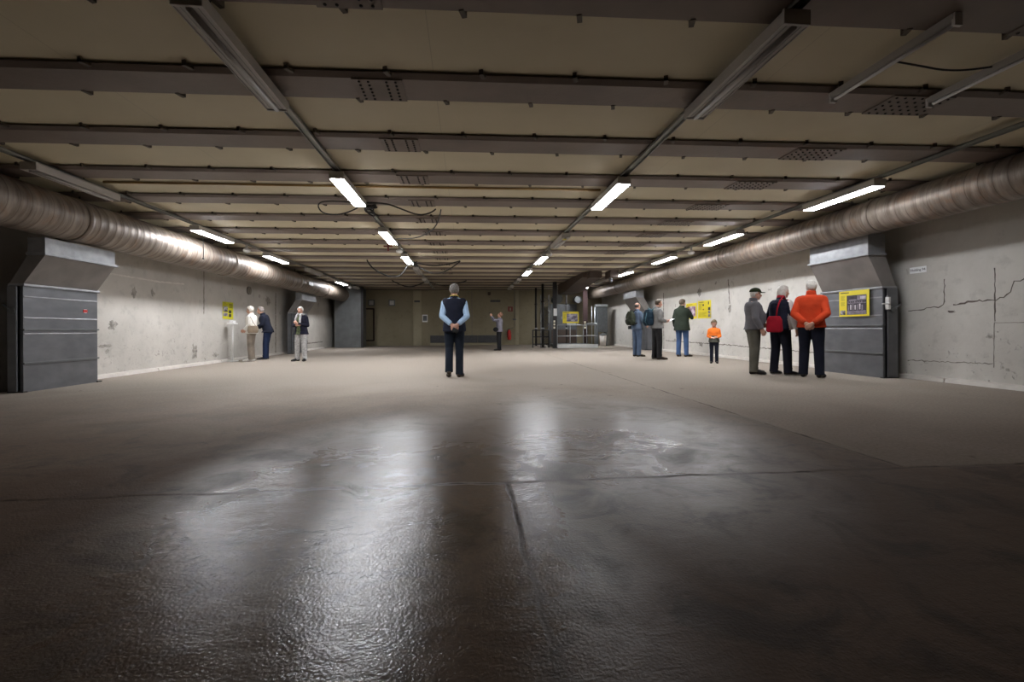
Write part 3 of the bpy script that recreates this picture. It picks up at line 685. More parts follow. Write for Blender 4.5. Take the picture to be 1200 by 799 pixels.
sign('information_sign', XR - 0.002, 1, 15.28, 16.05, 1.25, 1.80, 'yellow', 'yellow sign with purple plan, left of the wall pair',
     [(0.05, 0.88, 0.6, 0.93, 'ink_olive'), (0.16, 0.14, 0.9, 0.80, 'map_col', 'printed_plan')])
sign('information_sign', XR - 0.002, 1, 14.35, 15.2, 1.25, 1.84, 'yellow_deep', 'yellow sign with text and black photo column, right of the wall pair',
     [(0.80, 0.06, 0.96, 0.22, 'photo3', 'small_photograph'), (0.80, 0.26, 0.96, 0.40, 'photo3', 'small_photograph'), (0.80, 0.44, 0.96, 0.60, 'ink', 'small_photograph'), (0.80, 0.76, 0.86, 0.92, 'ink', 'small_photograph'),
      (0.38, 0.70, 0.48, 0.80, 'ink', 'small_photograph'), (0.40, 0.46, 0.48, 0.53, 'red_dull', 'small_photograph'), (0.08, 0.90, 0.45, 0.925, 'ink')] + rows(0.08, 0.34, 0.48, 0.84, 9, 'ink_olive') + rows(0.08, 0.70, 0.08, 0.34, 7, 'ink_olive'))
sign('information_sign', XL + 0.002, -1, 14.12, 14.72, 1.25, 1.75, 'lime', 'yellow green sign with black photos on the left wall',
     [(0.04, 0.42, 0.46, 0.74, 'photo3', 'photograph'), (0.04, 0.16, 0.46, 0.36, 'photo2', 'photograph'), (0.56, 0.12, 0.80, 0.30, 'ink', 'small_photograph'), (0.56, 0.34, 0.80, 0.52, 'ink', 'small_photograph'), (0.60, 0.66, 0.94, 0.69, 'ink'), (0.06, 0.92, 0.3, 0.94, 'ink')]
     + rows(0.06, 0.46, 0.78, 0.90, 4, 'ink_olive') + rows(0.60, 0.94, 0.72, 0.90, 3, 'ink'))

def text_mesh(txt, size, m, name, parent, loc, rot):
    cu = bpy.data.curves.new(name, 'FONT'); cu.body = txt; cu.size = size; cu.extrude = 0.001; cu.align_x = 'CENTER'; cu.align_y = 'CENTER'
    t = bpy.data.objects.new(name, cu); COL.objects.link(t)
    me = bpy.data.meshes.new_from_object(t.evaluated_get(bpy.context.evaluated_depsgraph_get())); bpy.data.objects.remove(t)
    me.materials.clear(); me.materials.append(MAT[m]); o = bpy.data.objects.new(name, me); COL.objects.link(o); o.parent = parent; o.location = loc; o.rotation_euler = rot
    return o
root = empty('wall_label', (XR - 0.001, 7.41, 1.93)); tag(root, 'small white text label high on the wall beside the right box', 'label')
mb = mslot(MB(), 'paper'); mb.box((0, -0.15, -0.055), (-0.004, 0.15, 0.055)); mb.build('sheet', root)
text_mesh('Holding 94', 0.062, 'ink', 'printed_text', root, (-0.0055, 0, 0), (PI / 2, 0, -PI / 2))

# white dispenser on a post under the left sign
root = empty('white_post_stand', (-6.86, 14.3, 0)); tag(root, 'thin white post with a small white box top under the left sign', 'stand')
mb = mslot(MB(), 'white'); mb.tube([(0, 0, 0.02), (0, 0, 1.10)], 0.022, 12); mb.build('post', root)
mb = mslot(MB(), 'white'); mb.box((-0.10, -0.12, 1.09), (0.10, 0.12, 1.13)); mb.box((-0.06, -0.08, 1.13), (0.06, 0.08, 1.20)); mb.build('box_top', root, bevel=0.01)
mb = mslot(MB(), 'white'); mb.tube([(0, 0, 0), (0, 0, 0.025)], 0.15, 24); mb.build('base', root)

# small things on the left wall
mb = mslot(MB(), 'seam'); mb.tube([(XL, 15.72, 2.2), (XL + 0.05, 15.72, 2.2)], 0.13, 20); mb.tube([(XL + 0.04, 15.72, 2.2), (XL + 0.07, 15.72, 2.2)], 0.07, 16)
tag(mb.build('wall_outlet'), 'round dark wall outlet above the couple at the left wall', 'outlet')
mb = mslot(MB(), 'galv_light'); mb.box((-5.945, 18.1, 2.62), (-5.93, 18.6, 2.74)); 
tag(mb.build('duct_tag'), 'small pale tag plate on the left duct beside the far box', 'tag')

# ------------------------------------------------------------------ far end wall fittings
YW = YB
def on_back(name, f, label, cat, group=None):
    q = MB(); f(q); return tag(q.build(name), label, cat, group)
def wall_lamp(x, lab):
    root = empty('square_wall_lamp', (x, YW, 2.42)); tag(root, lab, 'wall lamp', 'square wall lamps on the end wall')
    q = mslot(MB(), 'galv_dark')
    for a, b, c, d in ((-0.17, -0.17, 0.17, -0.12), (-0.17, 0.12, 0.17, 0.17), (-0.17, -0.12, -0.12, 0.12), (0.12, -0.12, 0.17, 0.12)): q.box((a, -0.09, b), (c, 0, d))
    q.build('frame', root); q = mslot(MB(), 'fixture'); q.box((-0.12, -0.07, -0.12), (0.12, 0, 0.12)); q.build('glass', root)
wall_lamp(-5.33, 'square dark wall lamp above the pipe loop, left one'); wall_lamp(-4.2, 'square dark wall lamp on bare end wall, right one')
def f(q):
    mslot(q, 'rust'); q.tube([(-5.62, YW - 0.05, 2.08), (-5.2, YW - 0.05, 2.08)], 0.035, 8); q.tube([(-5.2, YW - 0.05, 2.1), (-5.2, YW - 0.05, 0.28)], 0.035, 8); q.tube([(-5.62, YW - 0.05, 0.30), (-5.2, YW - 0.05, 0.30)], 0.035, 8)
on_back('pipe_loop', f, 'dark red pipe bracket loop on the end wall beside the corner column', 'pipe')
def f(q): mslot(q, 'convector'); q.box((-2.93, YW - 0.30, 2.44), (-2.62, YW - 0.22, 2.54)); q.box((-2.90, YW - 0.33, 2.46), (-2.65, YW - 0.30, 2.52))
on_back('exit_light', f, 'small dark rectangular light on the pale pier', 'wall lamp')
def f(q): mslot(q, 'paper'); q.box((-2.5, YW - 0.205, 1.32), (-2.2, YW - 0.2, 1.74)); mslot(q, 'galv'); q.box((-2.46, YW - 0.207, 1.4), (-2.24, YW - 0.204, 1.68))
on_back('paper_notice', f, 'white paper notice left of the vest wearing man', 'notice')
root = empty('convector_heater', (0, YW - 0.21, 0)); tag(root, 'long dark grey convector low on the end wall', 'heater')
for i, (a, b) in enumerate(((-2.04, -0.72), (-0.70, 0.60), (0.62, 1.95))):
    q = mslot(MB(), 'convector'); q.box((a, -0.16, 0.15), (b, 0, 0.54)); q.box((a, -0.18, 0.52), (b, 0, 0.56))
    k = int((b - a) / 0.05)
    for j in range(k): q.box((a + 0.02 + j * 0.05, -0.172, 0.2), (a + 0.045 + j * 0.05, -0.15, 0.5))
    q.build('heater_panel', root)
def f(q):
    mslot(q, 'convector'); q.box((1.35, YW - 0.24, 2.46), (1.92, YW - 0.2, 2.58))
    for j in range(4): q.box((1.38, YW - 0.25, 2.475 + j * 0.025), (1.89, YW - 0.235, 2.485 + j * 0.025))
on_back('vent_grille', f, 'dark slotted vent grille above the woman taking a photo', 'vent')
def f(q): mslot(q, 'brown'); q.box((1.2, YW - 0.32, 2.86), (1.36, YW - 0.2, 3.02)); q.tube([(1.28, YW - 0.3, 2.92), (1.28, YW - 0.42, 2.88)], 0.05, 12)
on_back('wall_camera', f, 'small dark box camera high on the end wall', 'camera')
def f(q): mslot(q, 'seam'); q.box((0.28, YW - 0.203, 0.5), (0.31, YW - 0.2, 3.18))
struct(on_back('trim_seam', f, 'vertical panel seam of the end wall', 'wall joint'))
def f(q): mslot(q, 'red_dull'); q.box((2.36, YW - 0.206, 1.92), (2.64, YW - 0.2, 2.2)); mslot(q, 'strip'); q.box((2.47, YW - 0.208, 1.97), (2.53, YW - 0.205, 2.13))
on_back('fire_sign', f, 'faded red square sign above the fire extinguisher', 'sign')
root = empty('fire_extinguisher', (2.42, YW - 0.34, 0.30)); tag(root, 'red fire extinguisher hanging on the end wall', 'fire extinguisher')
q = mslot(MB(), 'red'); q.tube([(0, 0, 0), (0, 0, 0.03), (0, 0, 0.46), (0, 0, 0.54), (0, 0, 0.57)], [0.085, 0.1, 0.1, 0.07, 0.03], 20); q.build('cylinder', root)
q = mslot(MB(), 'black'); q.tube([(0, 0, 0.56), (0, 0, 0.62)], 0.022, 10); q.box((-0.02, -0.09, 0.61), (0.02, 0.05, 0.64)); q.build('valve', root)
q = mslot(MB(), 'black'); q.tube([(0, 0, 0.6), (-0.09, -0.02, 0.58), (-0.125, -0.02, 0.45), (-0.125, -0.01, 0.15)], 0.014, 8); q.build('hose', root)
q = mslot(MB(), 'black_steel'); q.box((-0.03, 0.08, 0.2), (0.03, 0.14, 0.55)); q.build('bracket', root)
def f(q): mslot(q, 'galv_dark'); q.box((2.62, YW - 0.31, 1.42), (2.82, YW - 0.245, 1.5)); q.tube([(2.74, YW - 0.262, 1.5), (2.74, YW - 0.262, 3.11)], 0.014, 6); q.tube([(2.74, YW - 0.262, 1.42), (2.72, YW - 0.262, 1.0), (2.5, YW - 0.262, 0.95)], 0.012, 6)
on_back('call_point', f, 'small dark call box with conduit on the end wall', 'call box')

# ------------------------------------------------------------------ lift platform corner at the far right
def pole(x, y, r, label, m='black_steel', z1=3.1, bands=True):
    root = empty('steel_pole', (x, y, 0)); tag(root, label, 'pole')
    q = mslot(MB(), m); q.tube([(0, 0, 0), (0, 0, z1)], r, 14); q.build('shaft', root)
    q = mslot(MB(), m); q.box((-r * 2, -r * 2, 0), (r * 2, r * 2, 0.02)); q.build('foot_plate', root)
    for zz in (0.9, 2.2):
        q = mslot(MB(), 'grey_steel' if zz < 1 else m); q.tube([(0, 0, zz), (0, 0, zz + 0.07)], r * 1.35, 14); q.build('clamp', root)
pole(3.70, 24.5, 0.055, 'black pole nearest the end wall, left of the scaffold tower')
pole(3.69, 22.2, 0.06, 'black pole against the scaffold tower with pale clamp')
pole(4.68, 24.1, 0.035, 'thin dark pole behind the left side of the hanging sign')
pole(5.25, 24.0, 0.035, 'thin dark pole behind the right side of the hanging sign')
def column(x, y, wd, m, label, paper, z0=0.0):
    root = empty('steel_column', (x, y, 0)); tag(root, label, 'column')
    h = wd / 2; q = mslot(MB(), m)
    q.box((-h, -h, z0), (h, -h + 0.02, 3.12)); q.box((-h, h - 0.02, z0), (h, h, 3.12)); q.box((-0.012, -h, z0), (0.012, h, 3.12)); q.build('profile', root)
    q = mslot(MB(), m); q.box((-h * 1.3, -h * 1.3, 0), (h * 1.3, h * 1.3, 0.025)); q.build('foot_plate', root)
    for zz in (0.92, 1.07, 1.21):
        q = mslot(MB(), 'reflect'); q.box((-h * 0.95, -h - 0.006, zz), (-h * 0.05, -h, zz + 0.095)); q.build('reflective_square', root)
    if paper: q = mslot(MB(), 'paper'); q.box((-h * 0.9, -h - 0.005, 1.52), (h * 1.0, -h, 1.86)); q.build('paper_sheet', root)
column(4.13, 21.4, 0.17, 'black_steel', 'black steel column with white paper beside the lift platform', True)
column(6.33, 24.2, 0.20, 'rust', 'dark red steel column behind the platform railing', False)
# lattice tower
root = empty('lattice_tower', (3.92, 22.9, 0)); tag(root, 'grey lattice tower standing behind the black column', 'tower')
for cx in (-0.2, 0.2):
    for cy in (-0.15, 0.15):
        q = mslot(MB(), 'grey_steel'); q.tube([(cx, cy, 0), (cx, cy, 2.62)], 0.018, 8); q.build('upright', root)
for i in range(9):
    z0 = i * 0.29
    q = mslot(MB(), 'galv'); s = 1 if i % 2 else -1
    q.tube([(-0.2 * s, -0.15, z0), (0.2 * s, -0.15, z0 + 0.29)], 0.012, 6); q.tube([(-0.2, -0.15 * s, z0), (-0.2, 0.15 * s, z0 + 0.29)], 0.012, 6); q.tube([(-0.2, -0.15, z0), (0.2, -0.15, z0)], 0.012, 6); q.build('brace', root)
# low rail shelf between the poles
root = empty('low_barrier', (3.70, 22.1, 0)); tag(root, 'dark low barrier of three rails by the poles', 'barrier')
for zz in (0.15, 0.5, 0.82):
    q = mslot(MB(), 'black_steel'); q.box((-0.55, -0.06, zz), (0.28, -0.01, zz + 0.05)); q.build('rail', root)
for xx in (-0.55, 0.23):
    q = mslot(MB(), 'black_steel'); q.box((xx, -0.06, 0), (xx + 0.05, -0.01, 0.87)); q.build('post', root)
# platform
root = empty('lift_platform', (4.26, 21.5, 0)); tag(root, 'low lift platform with bright metal front edge', 'platform')
q = mslot(MB(), 'slate'); q.box((0, 0.03, 0.02), (1.98, 2.3, 0.145)); q.build('deck', root)
q = mslot(MB(), 'alu'); q.box((0, 0, 0.0), (1.98, 0.035, 0.17)); q.build('edge_strip', root, bevel=0.008)
root = empty('safety_railing', (4.24, 21.58, 0.15)); tag(root, 'grey tubular railing along the front of the lift platform', 'railing')
for xx in (0.03, 0.66, 1.30, 1.96):
    q = mslot(MB(), 'grey_steel'); q.tube([(xx, 0, 0), (xx, 0, 0.94)], 0.021, 10); q.build('post', root)
for zz in (0.42, 0.94):
    q = mslot(MB(), 'grey_steel'); q.tube([(0.0, 0, zz), (1.99, 0, zz)], 0.024, 10); q.build('rail', root)
q = mslot(MB(), 'grey_steel'); q.tube([(1.96, 0, 0.94), (1.98, 0.1, 1.0), (1.95, 0.5, 1.02), (1.95, 1.8, 1.02)], 0.022, 10); q.tube([(1.95, 1.8, 0), (1.95, 1.8, 1.02)], 0.022, 10); q.tube([(1.96, 0, 0.42), (1.95, 1.8, 0.42)], 0.02, 10); q.build('side_rail', root)
# hanging sign above the railing
root = empty('hanging_sign', (4.9, 21.42, 1.18)); tag(root, 'yellow sign with violet photograph above the platform railing', 'sign')
q = mslot(MB(), 'yellow'); q.box((-0.385, 0, 0), (0.385, 0.02, 0.54)); q.build('sheet', root)
q = mslot(MB(), 'photo2'); q.box((-0.20, -0.004, 0.07), (0.335, 0.0, 0.44)); q.build('photograph', root)
q = MB()
for u0, v0, u1, v1, mm in rows(-0.36, -0.24, 0.2, 0.42, 7, 'ink_olive'): mslot(q, mm); q.box((u0, -0.003, v0), (u1, 0, v1))
mslot(q, 'ink'); q.box((-0.36, -0.003, 0.47), (-0.08, 0, 0.49)); q.build('printed_text', root)
q = mslot(MB(), 'grey_steel'); q.box((-0.2, 0.02, -0.11), (-0.16, 0.15, -0.06)); q.box((0.2, 0.02, -0.11), (0.24, 0.15, -0.06)); q.box((-0.2, 0.02, -0.11), (0.24, 0.04, 0.2)); q.build('bracket', root)
# hoist beam under the ceiling
root = empty('hoist_beam', (4.95, 17.4, 0)); tag(root, 'dark brown hoist beam stepping down under the ceiling above the platform', 'hoist')
q = mslot(MB(), 'brown'); q.prism([(0.3, 3.11), (5.2, 3.11), (5.2, 2.62), (3.6, 2.62), (1.6, 2.84), (0.3, 2.93)], -0.42, 0.36, 'X'); q.build('girder', root)
q = mslot(MB(), 'brown'); q.box((-0.25, -0.2, 2.86), (0.2, 0.32, 3.112)); q.build('end_bracket', root)
q = mslot(MB(), 'brown'); q.box((0.42, -0.6, 2.84), (0.72, 0.1, 3.112)); q.build('side_bracket', root)
for i in range(3):
    q = mslot(MB(), 'galv'); q.ball((0.45 + 0.1 * i, -0.5 + 0.3 * i, 2.78), 0.06, 10, 8); q.tube([(0.45 + 0.1 * i, -0.5 + 0.3 * i, 2.84), (0.45 + 0.1 * i, -0.5 + 0.3 * i, 2.78)], 0.03, 8); q.build('pulley', root)
root = empty('hoist_drum', (4.55, 23.1, 2.40)); tag(root, 'dark blue hoist drum under the hoist beam', 'drum')
q = mslot(MB(), 'blue_dark'); q.tube([(0, -0.35, 0), (0, 0.3, 0)], 0.21, 24); q.build('drum', root)
q = mslot(MB(), 'galv_dark'); q.tube([(0, -0.36, 0), (0, -0.33, 0)], 0.235, 24); q.tube([(0, 0.28, 0), (0, 0.31, 0)], 0.235, 24); q.build('flange', root)
q = mslot(MB(), 'galv'); q.tube([(0.18, -0.40, 0.05), (0.18, -0.40, 0.22)], 0.015, 8); q.box((-0.03, -0.1, 0.2), (0.03, 0.0, 0.71)); q.build('bracket', root)
root = empty('duct_elbow', (6.05, 24.95, 2.50)); tag(root, 'short grey duct end opening towards the viewer by the red column', 'duct')
q = mslot(MB(), 'galv'); q.tube([(0, -0.3, 0), (0, 0.1, 0), (0.08, 0.45, 0.05), (0.32, 0.85, 0.10)], 0.19, 24, closed=False); q.build('pipe', root)
q = mslot(MB(), 'galv_light'); q.tube([(0, -0.33, 0), (0, -0.27, 0)], 0.21, 24, closed=False); q.build('rim', root)
q = mslot(MB(), 'galv_dark'); q.tube([(0, -0.20, 0), (0, -0.18, 0)], 0.185, 24); q.build('damper', root)
# control cabinet and bin
root = empty('control_cabinet', (7.16, 23.9, 0)); tag(root, 'tall slate grey control cabinet against the right wall', 'cabinet')
q = mslot(MB(), 'slate'); q.box((-0.3, 0, 0.72), (0.3, 0.4, 2.2)); q.build('body', root, bevel=0.01)
q = mslot(MB(), 'slate'); q.box((-0.26, -0.02, 0.78), (0.26, 0.0, 2.05)); q.build('door', root)
q = mslot(MB(), 'grey_steel'); q.box((-0.36, -0.06, 2.08), (0.30, 0.0, 2.2)); q.build('hood', root)
q = mslot(MB(), 'grey_steel'); q.tube([(-0.38, 0.05, 0), (-0.38, 0.05, 2.05)], 0.035, 10); q.build('conduit', root)
q = mslot(MB(), 'grey_steel'); q.tube([(-0.55, 0.05, 0), (-0.55, 0.05, 2.1)], 0.02, 10); q.build('conduit', root)
q = mslot(MB(), 'slate'); q.box((-0.26, 0.02, 0), (-0.2, 0.38, 0.72)); q.box((0.2, 0.02, 0), (0.26, 0.38, 0.72)); q.build('legs', root)
root = empty('waste_bin', (7.1, 23.55, 0)); tag(root, 'pale waste bin below the control cabinet', 'bin')
q = mslot(MB(), 'skirt'); q.tube([(0, 0, 0), (0, 0, 0.56)], [0.15, 0.18], 20); q.build('tub', root)
q = mslot(MB(), 'galv_dark'); q.tube([(0, 0, 0.56), (0, 0, 0.6), (0, 0, 0.66)], [0.19, 0.19, 0.08], 20); q.build('lid', root)
root = empty('equipment_cabinet', (5.2, 25.6, 0)); tag(root, 'grey equipment cabinet behind the hanging sign', 'cabinet')
q = mslot(MB(), 'slate'); q.box((-0.5, 0, 0.05), (1.0, 0.6, 2.3)); q.build('body', root)
for i in range(2):
    q = mslot(MB(), 'slate'); q.box((-0.46 + 0.74 * i, -0.02, 0.9), (0.22 + 0.74 * i, 0, 2.25)); d = q.build('door', root)
    h = mslot(MB(), 'grey_steel'); h.box((0.12 + 0.74 * i, -0.045, 1.45), (0.15 + 0.74 * i, -0.02, 1.6)); h.build('handle', d)
q = mslot(MB(), 'brown'); q.box((-0.46, -0.02, 0.1), (0.96, 0, 0.86)); q.build('lower_panel', root)

# ------------------------------------------------------------------ people
def fabric(name, col, var=0.22, scale=5.0, rough=0.9, bump=0.6, bscale=9.0):
    return mat(name, col, rough, 0, var, scale, bump, bscale, 0.2, 3)
SKIN = mat('skin', (0.50, 0.27, 0.19), 0.55, 0, 0.08, 12); EYE = mat('eye', (0.55, 0.53, 0.5), 0.3); PUPIL = mat('pupil', (0.02, 0.015, 0.012), 0.3); LIPS = mat('lips', (0.36, 0.13, 0.11), 0.5)
def bake(mb, name, parent, mats, voxel, smooth=4, paint=None):
    """union of overlapping closed shapes -> one continuous smooth surface"""
    bmesh.ops.recalc_face_normals(mb.bm, faces=mb.bm.faces[:])
    me = bpy.data.meshes.new(name); mb.bm.to_mesh(me); mb.bm.free()
    t = bpy.data.objects.new(name, me); COL.objects.link(t)
    r = t.modifiers.new('r', 'REMESH'); r.mode = 'VOXEL'; r.voxel_size = voxel; r.use_smooth_shade = True
    if smooth: sm = t.modifiers.new('s', 'SMOOTH'); sm.factor = 0.5; sm.iterations = smooth
    me2 = bpy.data.meshes.new_from_object(t.evaluated_get(bpy.context.evaluated_depsgraph_get()))
    bpy.data.objects.remove(t); bpy.data.meshes.remove(me)
    me2.materials.clear()
    for m in (mats if isinstance(mats, (list, tuple)) else [mats]): me2.materials.append(m)
    idx = [0] * len(me2.polygons)
    if paint:
        idx = [paint(p.center) for p in me2.polygons]
    me2.polygons.foreach_set('material_index', idx); me2.polygons.foreach_set('use_smooth', [True] * len(me2.polygons))
    me2.name = name; o = bpy.data.objects.new(name, me2); COL.objects.link(o)
    if parent is not None: o.parent = parent
    return o
V = Vector
def limb(mb, pts, rad):       # tapered rounded chain
    pts = [V(p) for p in pts]
    for p, r in zip(pts, rad): mb.ball(p, r, 14, 10)
    for a, b, ra, rb in zip(pts, pts[1:], rad, rad[1:]):
        if (b - a).length > 1e-4: mb.tube([a, b], [ra, rb], 14)
def mid(a, b, t): return V(a).lerp(V(b), t)

class Person:
    """built facing +Y in its own space, 1.75 m tall, then scaled and turned"""
    def __init__(s, loc, heading, height, label, **k):
        s.k = k; s.root = empty('person', (loc[0], loc[1], 0), heading); s.S = height / 1.73; s.hs = k.get('hs', 1.0)
        s.root.scale = (s.S,) * 3
        tag(s.root, label, 'person'); g = k.get
        lean = g('lean', 0.0); s.tw = g('twist', 0.0)
        s.build = g('build', 1.0)                                 # girth
        sh = g('shift', (0, 0)); s.pel = V((sh[0], sh[1], 0.95))
        s.dirT = V((g('tilt', 0.0), math.sin(lean), math.cos(lean))).normalized()
        s.neck = s.pel + s.dirT * 0.52
        s.rightT = V((math.cos(s.tw), math.sin(s.tw), 0)); s.frontT = s.dirT.cross(s.rightT) * -1
        s.frontT = s.rightT.cross(s.dirT) * -1
        if s.frontT.y < 0 and abs(s.tw) < 1.5: s.frontT = -s.frontT
        nk = g('headfwd', 0.03)
        s.head = s.neck + V((0, nk, 0.118 + 0.10 * (s.hs - 1))) + s.dirT * 0.012
        hy, hp = g('headyaw', 0.0), g('headpitch', 0.0)
        s.HR = Matrix.Rotation(hy, 3, 'Z') @ Matrix.Rotation(hp, 3, 'X')
        s.feet = g('feet', [((-0.10, 0.0), 0.12, 0), ((0.10, 0.0), -0.12, 0)])   # (xy, yaw, heel lift) left/right (left = -x)
        s.arms = g('arms')                                        # [(elbow, wrist, hand_dir, palm_normal, curl)] left, right
        s.joints()
    def joints(s):
        s.hip = [s.pel + V((-0.092, 0, -0.03)), s.pel + V((0.092, 0, -0.03))]
        s.ank, s.toe, s.knee = [], [], []
        for i, ((x, y), yaw, lift) in enumerate(s.feet):
            f = V((-math.sin(yaw), math.cos(yaw), 0))
            a = V((x, y, 0.085 + lift)); s.ank.append(a); s.toe.append(V((x, y, 0)) + f * (0.185 - lift * 0.25) + V((0, 0, 0.03)))
            kn = s.k.get('knees'); m = (s.hip[i] + a) / 2 + V((0, 0.02 + lift * 0.9, 0.02))
            if kn and kn[i]: m += V(kn[i])
            s.knee.append(m)
        s.sho = [s.neck - s.dirT * 0.10 - s.rightT * 0.172, s.neck - s.dirT * 0.10 + s.rightT * 0.172]
    def rings(s, spec, grow=0.0, belly=0.0):
        out = []
        for t, rx, ry, fo in spec:
            c = s.pel + s.dirT * (t * 0.52) if t >= 0 else s.pel + V((0, 0, t * 0.52))
            d = s.dirT if t >= 0 else V((0, 0, 1))
            fo2 = fo + (belly if 0.05 < t < 0.55 else belly * 0.4 if -0.1 < t <= 0.05 else 0) * 0.6
            ryy = ry * s.build + grow + (belly if 0.05 < t < 0.55 else 0) * 0.45
            k = max(0, min(1, t)); R = (V((1, 0, 0)).lerp(s.rightT, k)).normalized(); F = d.cross(R); F = F if F.dot(s.frontT) > 0 else -F
            out.append([c + F * fo2 + R * ((rx * s.build + grow) * math.copysign(abs(math.cos(a)) ** 0.85, math.cos(a))) + F * (ryy * math.copysign(abs(math.sin(a)) ** 0.85, math.sin(a))) for a in [2 * PI * i / 24 for i in range(24)]])
        return out
    TORSO = [(-0.13, 0.13, 0.10, 0), (-0.10, 0.155, 0.11, -0.005), (0.0, 0.168, 0.115, -0.01), (0.22, 0.150, 0.105, 0.0), (0.45, 0.155, 0.11, 0.005), (0.65, 0.168, 0.118, 0.005), (0.80, 0.168, 0.11, 0), (0.89, 0.142, 0.09, -0.01), (0.96, 0.092, 0.07, -0.008), (1.0, 0.06, 0.06, 0)]
    # -------- body
    def hand(s, mb, wrist, d, n, side, curl):
        d = V(d).normalized(); n = V(n); n = (n - d * n.dot(d)).normalized(); l = d.cross(n) * side     # l points to the thumb side
        for q in (-0.028, -0.010, 0.010, 0.028):
            limb(mb, [wrist + l * q * 0.5, wrist + d * 0.045 + l * q * 0.9, wrist + d * 0.085 + l * q], [0.019, 0.016, 0.0125])
        for q, L, w in ((0.029, 0.070, 1.0), (0.010, 0.078, 1.05), (-0.010, 0.072, 1.0), (-0.028, 0.056, 0.88)):
            p = wrist + d * 0.085 + l * q; dd = d.copy(); pts = [p]
            for j, fr in enumerate((0.45, 0.32, 0.23)):
                ang = curl * (0.55, 1.0, 0.75)[j]; dd = (dd * math.cos(ang) + n * math.sin(ang)).normalized(); n2 = n
                p = p + dd * L * fr + l * q * 0.05; pts.append(p)
                n = (n2 - dd * n2.dot(dd)).normalized()
            limb(mb, pts, [0.0105 * w, 0.0098 * w, 0.009 * w, 0.0078 * w]); n = V(n)
            n = n2; d0 = d; n = (l.cross(d0) * -side); n = n if n.dot(n2) > -2 else -n
            n = s._pn
        t0 = wrist + d * 0.03 + l * 0.026
        limb(mb, [t0, t0 + d * 0.028 + l * 0.022 + n * 0.012, t0 + d * 0.056 + l * 0.030 + n * 0.022, t0 + d * 0.078 + l * 0.030 + n * 0.030], [0.015, 0.0125, 0.011, 0.009])
    def body(s):
        mb = MB(); mb.use(SKIN)
        mb.loft(s.rings(s.TORSO))
        limb(mb, [s.neck - s.dirT * 0.04, s.neck + (s.head - s.neck) * 0.65], [0.062, 0.056])
        for i in (0, 1):
            limb(mb, [s.hip[i], mid(s.hip[i], s.knee[i], 0.45), s.knee[i], mid(s.knee[i], s.ank[i], 0.32), s.ank[i]], [0.088, 0.074, 0.054, 0.053, 0.037])
            limb(mb, [s.ank[i] + V((0, 0, -0.04)), s.toe[i]], [0.036, 0.026])
            sgn = -1 if i == 0 else 1
            e, w, d, n, c = s.arms[i]; e, w = V(e), V(w)
            limb(mb, [s.sho[i] + s.rightT * sgn * -0.03, s.sho[i], mid(s.sho[i], e, 0.4), e, mid(e, w, 0.3), w], [0.060, 0.052, 0.046, 0.037, 0.038, 0.026])
            dv = V(d).normalized(); nn = V(n); s._pn = (nn - dv * nn.dot(dv)).normalized()
            s.hand(mb, w, d, n, s.thumb(i, dv, s._pn), c)
        H, R = s.head, s.HR
        k_ = s.hs
        def P(x, y, z): return H + R @ (V((x, y, z)) * k_)
        mb.ball(P(0, -0.008, 0.035), tuple(a_ * k_ for a_ in (0.074, 0.093, 0.083)), 20, 16, R)
        mb.ball(P(0, 0.022, -0.03), tuple(a_ * k_ for a_ in (0.060, 0.066, 0.078)), 18, 14, R)
        mb.ball(P(0, 0.055, -0.085), tuple(a_ * k_ for a_ in (0.030, 0.026, 0.022)), 12, 10, R)
        mb.ball(P(0, 0.07, 0.022), tuple(a_ * k_ for a_ in (0.054, 0.021, 0.013)), 14, 8, R)          # brow
        limb(mb, [P(0, 0.083, 0.01), P(0, 0.104, -0.028), P(0, 0.088, -0.038)], [0.009, 0.0135, 0.012])
        for q in (-1, 1):
            mb.ball(P(0.076 * q, -0.008, -0.004), tuple(a_ * k_ for a_ in (0.010, 0.019, 0.031)), 10, 8, R); mb.ball(P(0.036 * q, 0.066, -0.022), tuple(a_ * k_ for a_ in (0.018, 0.018, 0.018)), 10, 8, R)
        bake(mb, 'body', s.root, SKIN, 0.0072, 3)
        for q in (-1, 1):
            e = MB(); e.use(EYE); e.ball(P(0.031 * q, 0.0725, 0.001), 0.0105, 12, 8); e.use(PUPIL); e.ball(P(0.031 * q, 0.0795, 0.001), 0.0048, 8, 6); e.build('eye', s.root)
        e = MB(); e.use(LIPS); e.ball(P(0, 0.083, -0.058), (0.022, 0.009, 0.007), 12, 8, R); e.build('lips', s.root)
        s.P = P
    def thumb(s, i, d, n):
        """sign that puts the thumb on the anatomically right side: l = d x n, left hand (i=0) / right hand"""
        return -1 if i == 0 else 1
    # -------- hair
    def hair(s, m, style='short', vol=1.0):
        H, R = s.head, s.HR; bm = bmesh.new(); r = bmesh.ops.create_uvsphere(bm, u_segments=40, v_segments=28, radius=1)
        for v in r['verts']:
            x, y, z = v.co; inside = False
            if style == 'bald': inside = z > 0.35 or (y > 0.15) or z < -0.62
            else:
                face = y > 0.12 and z < 0.42 + 0.30 * (1 - min(1, abs(x) / 0.7)) * 0.3 and not (abs(x) > 0.8 and z > -0.15 and y < 0.4)
                nape = z < -0.72 and style != 'long'
                inside = face or nape
            n = noise.noise(V((x, y, z)) * 5 + V((s.root.location.x, 0, 0))) * 0.05
            g = 0.86 if inside else (1.10 if style != 'bald' else 1.045) * (1 + n) * (1 + 0.05 * (vol - 1))
            rz = 0.088 if z > 0 else (0.105 if style != 'long' else 0.20)
            ry = 0.097 if not (style == 'long' and z < 0) else 0.105
            p = V((x * 0.079 * g, y * ry * g - 0.010, z * rz * g + 0.036))
            v.co = H + R @ (p * s.hs)
        for f in bm.faces: f.smooth = True
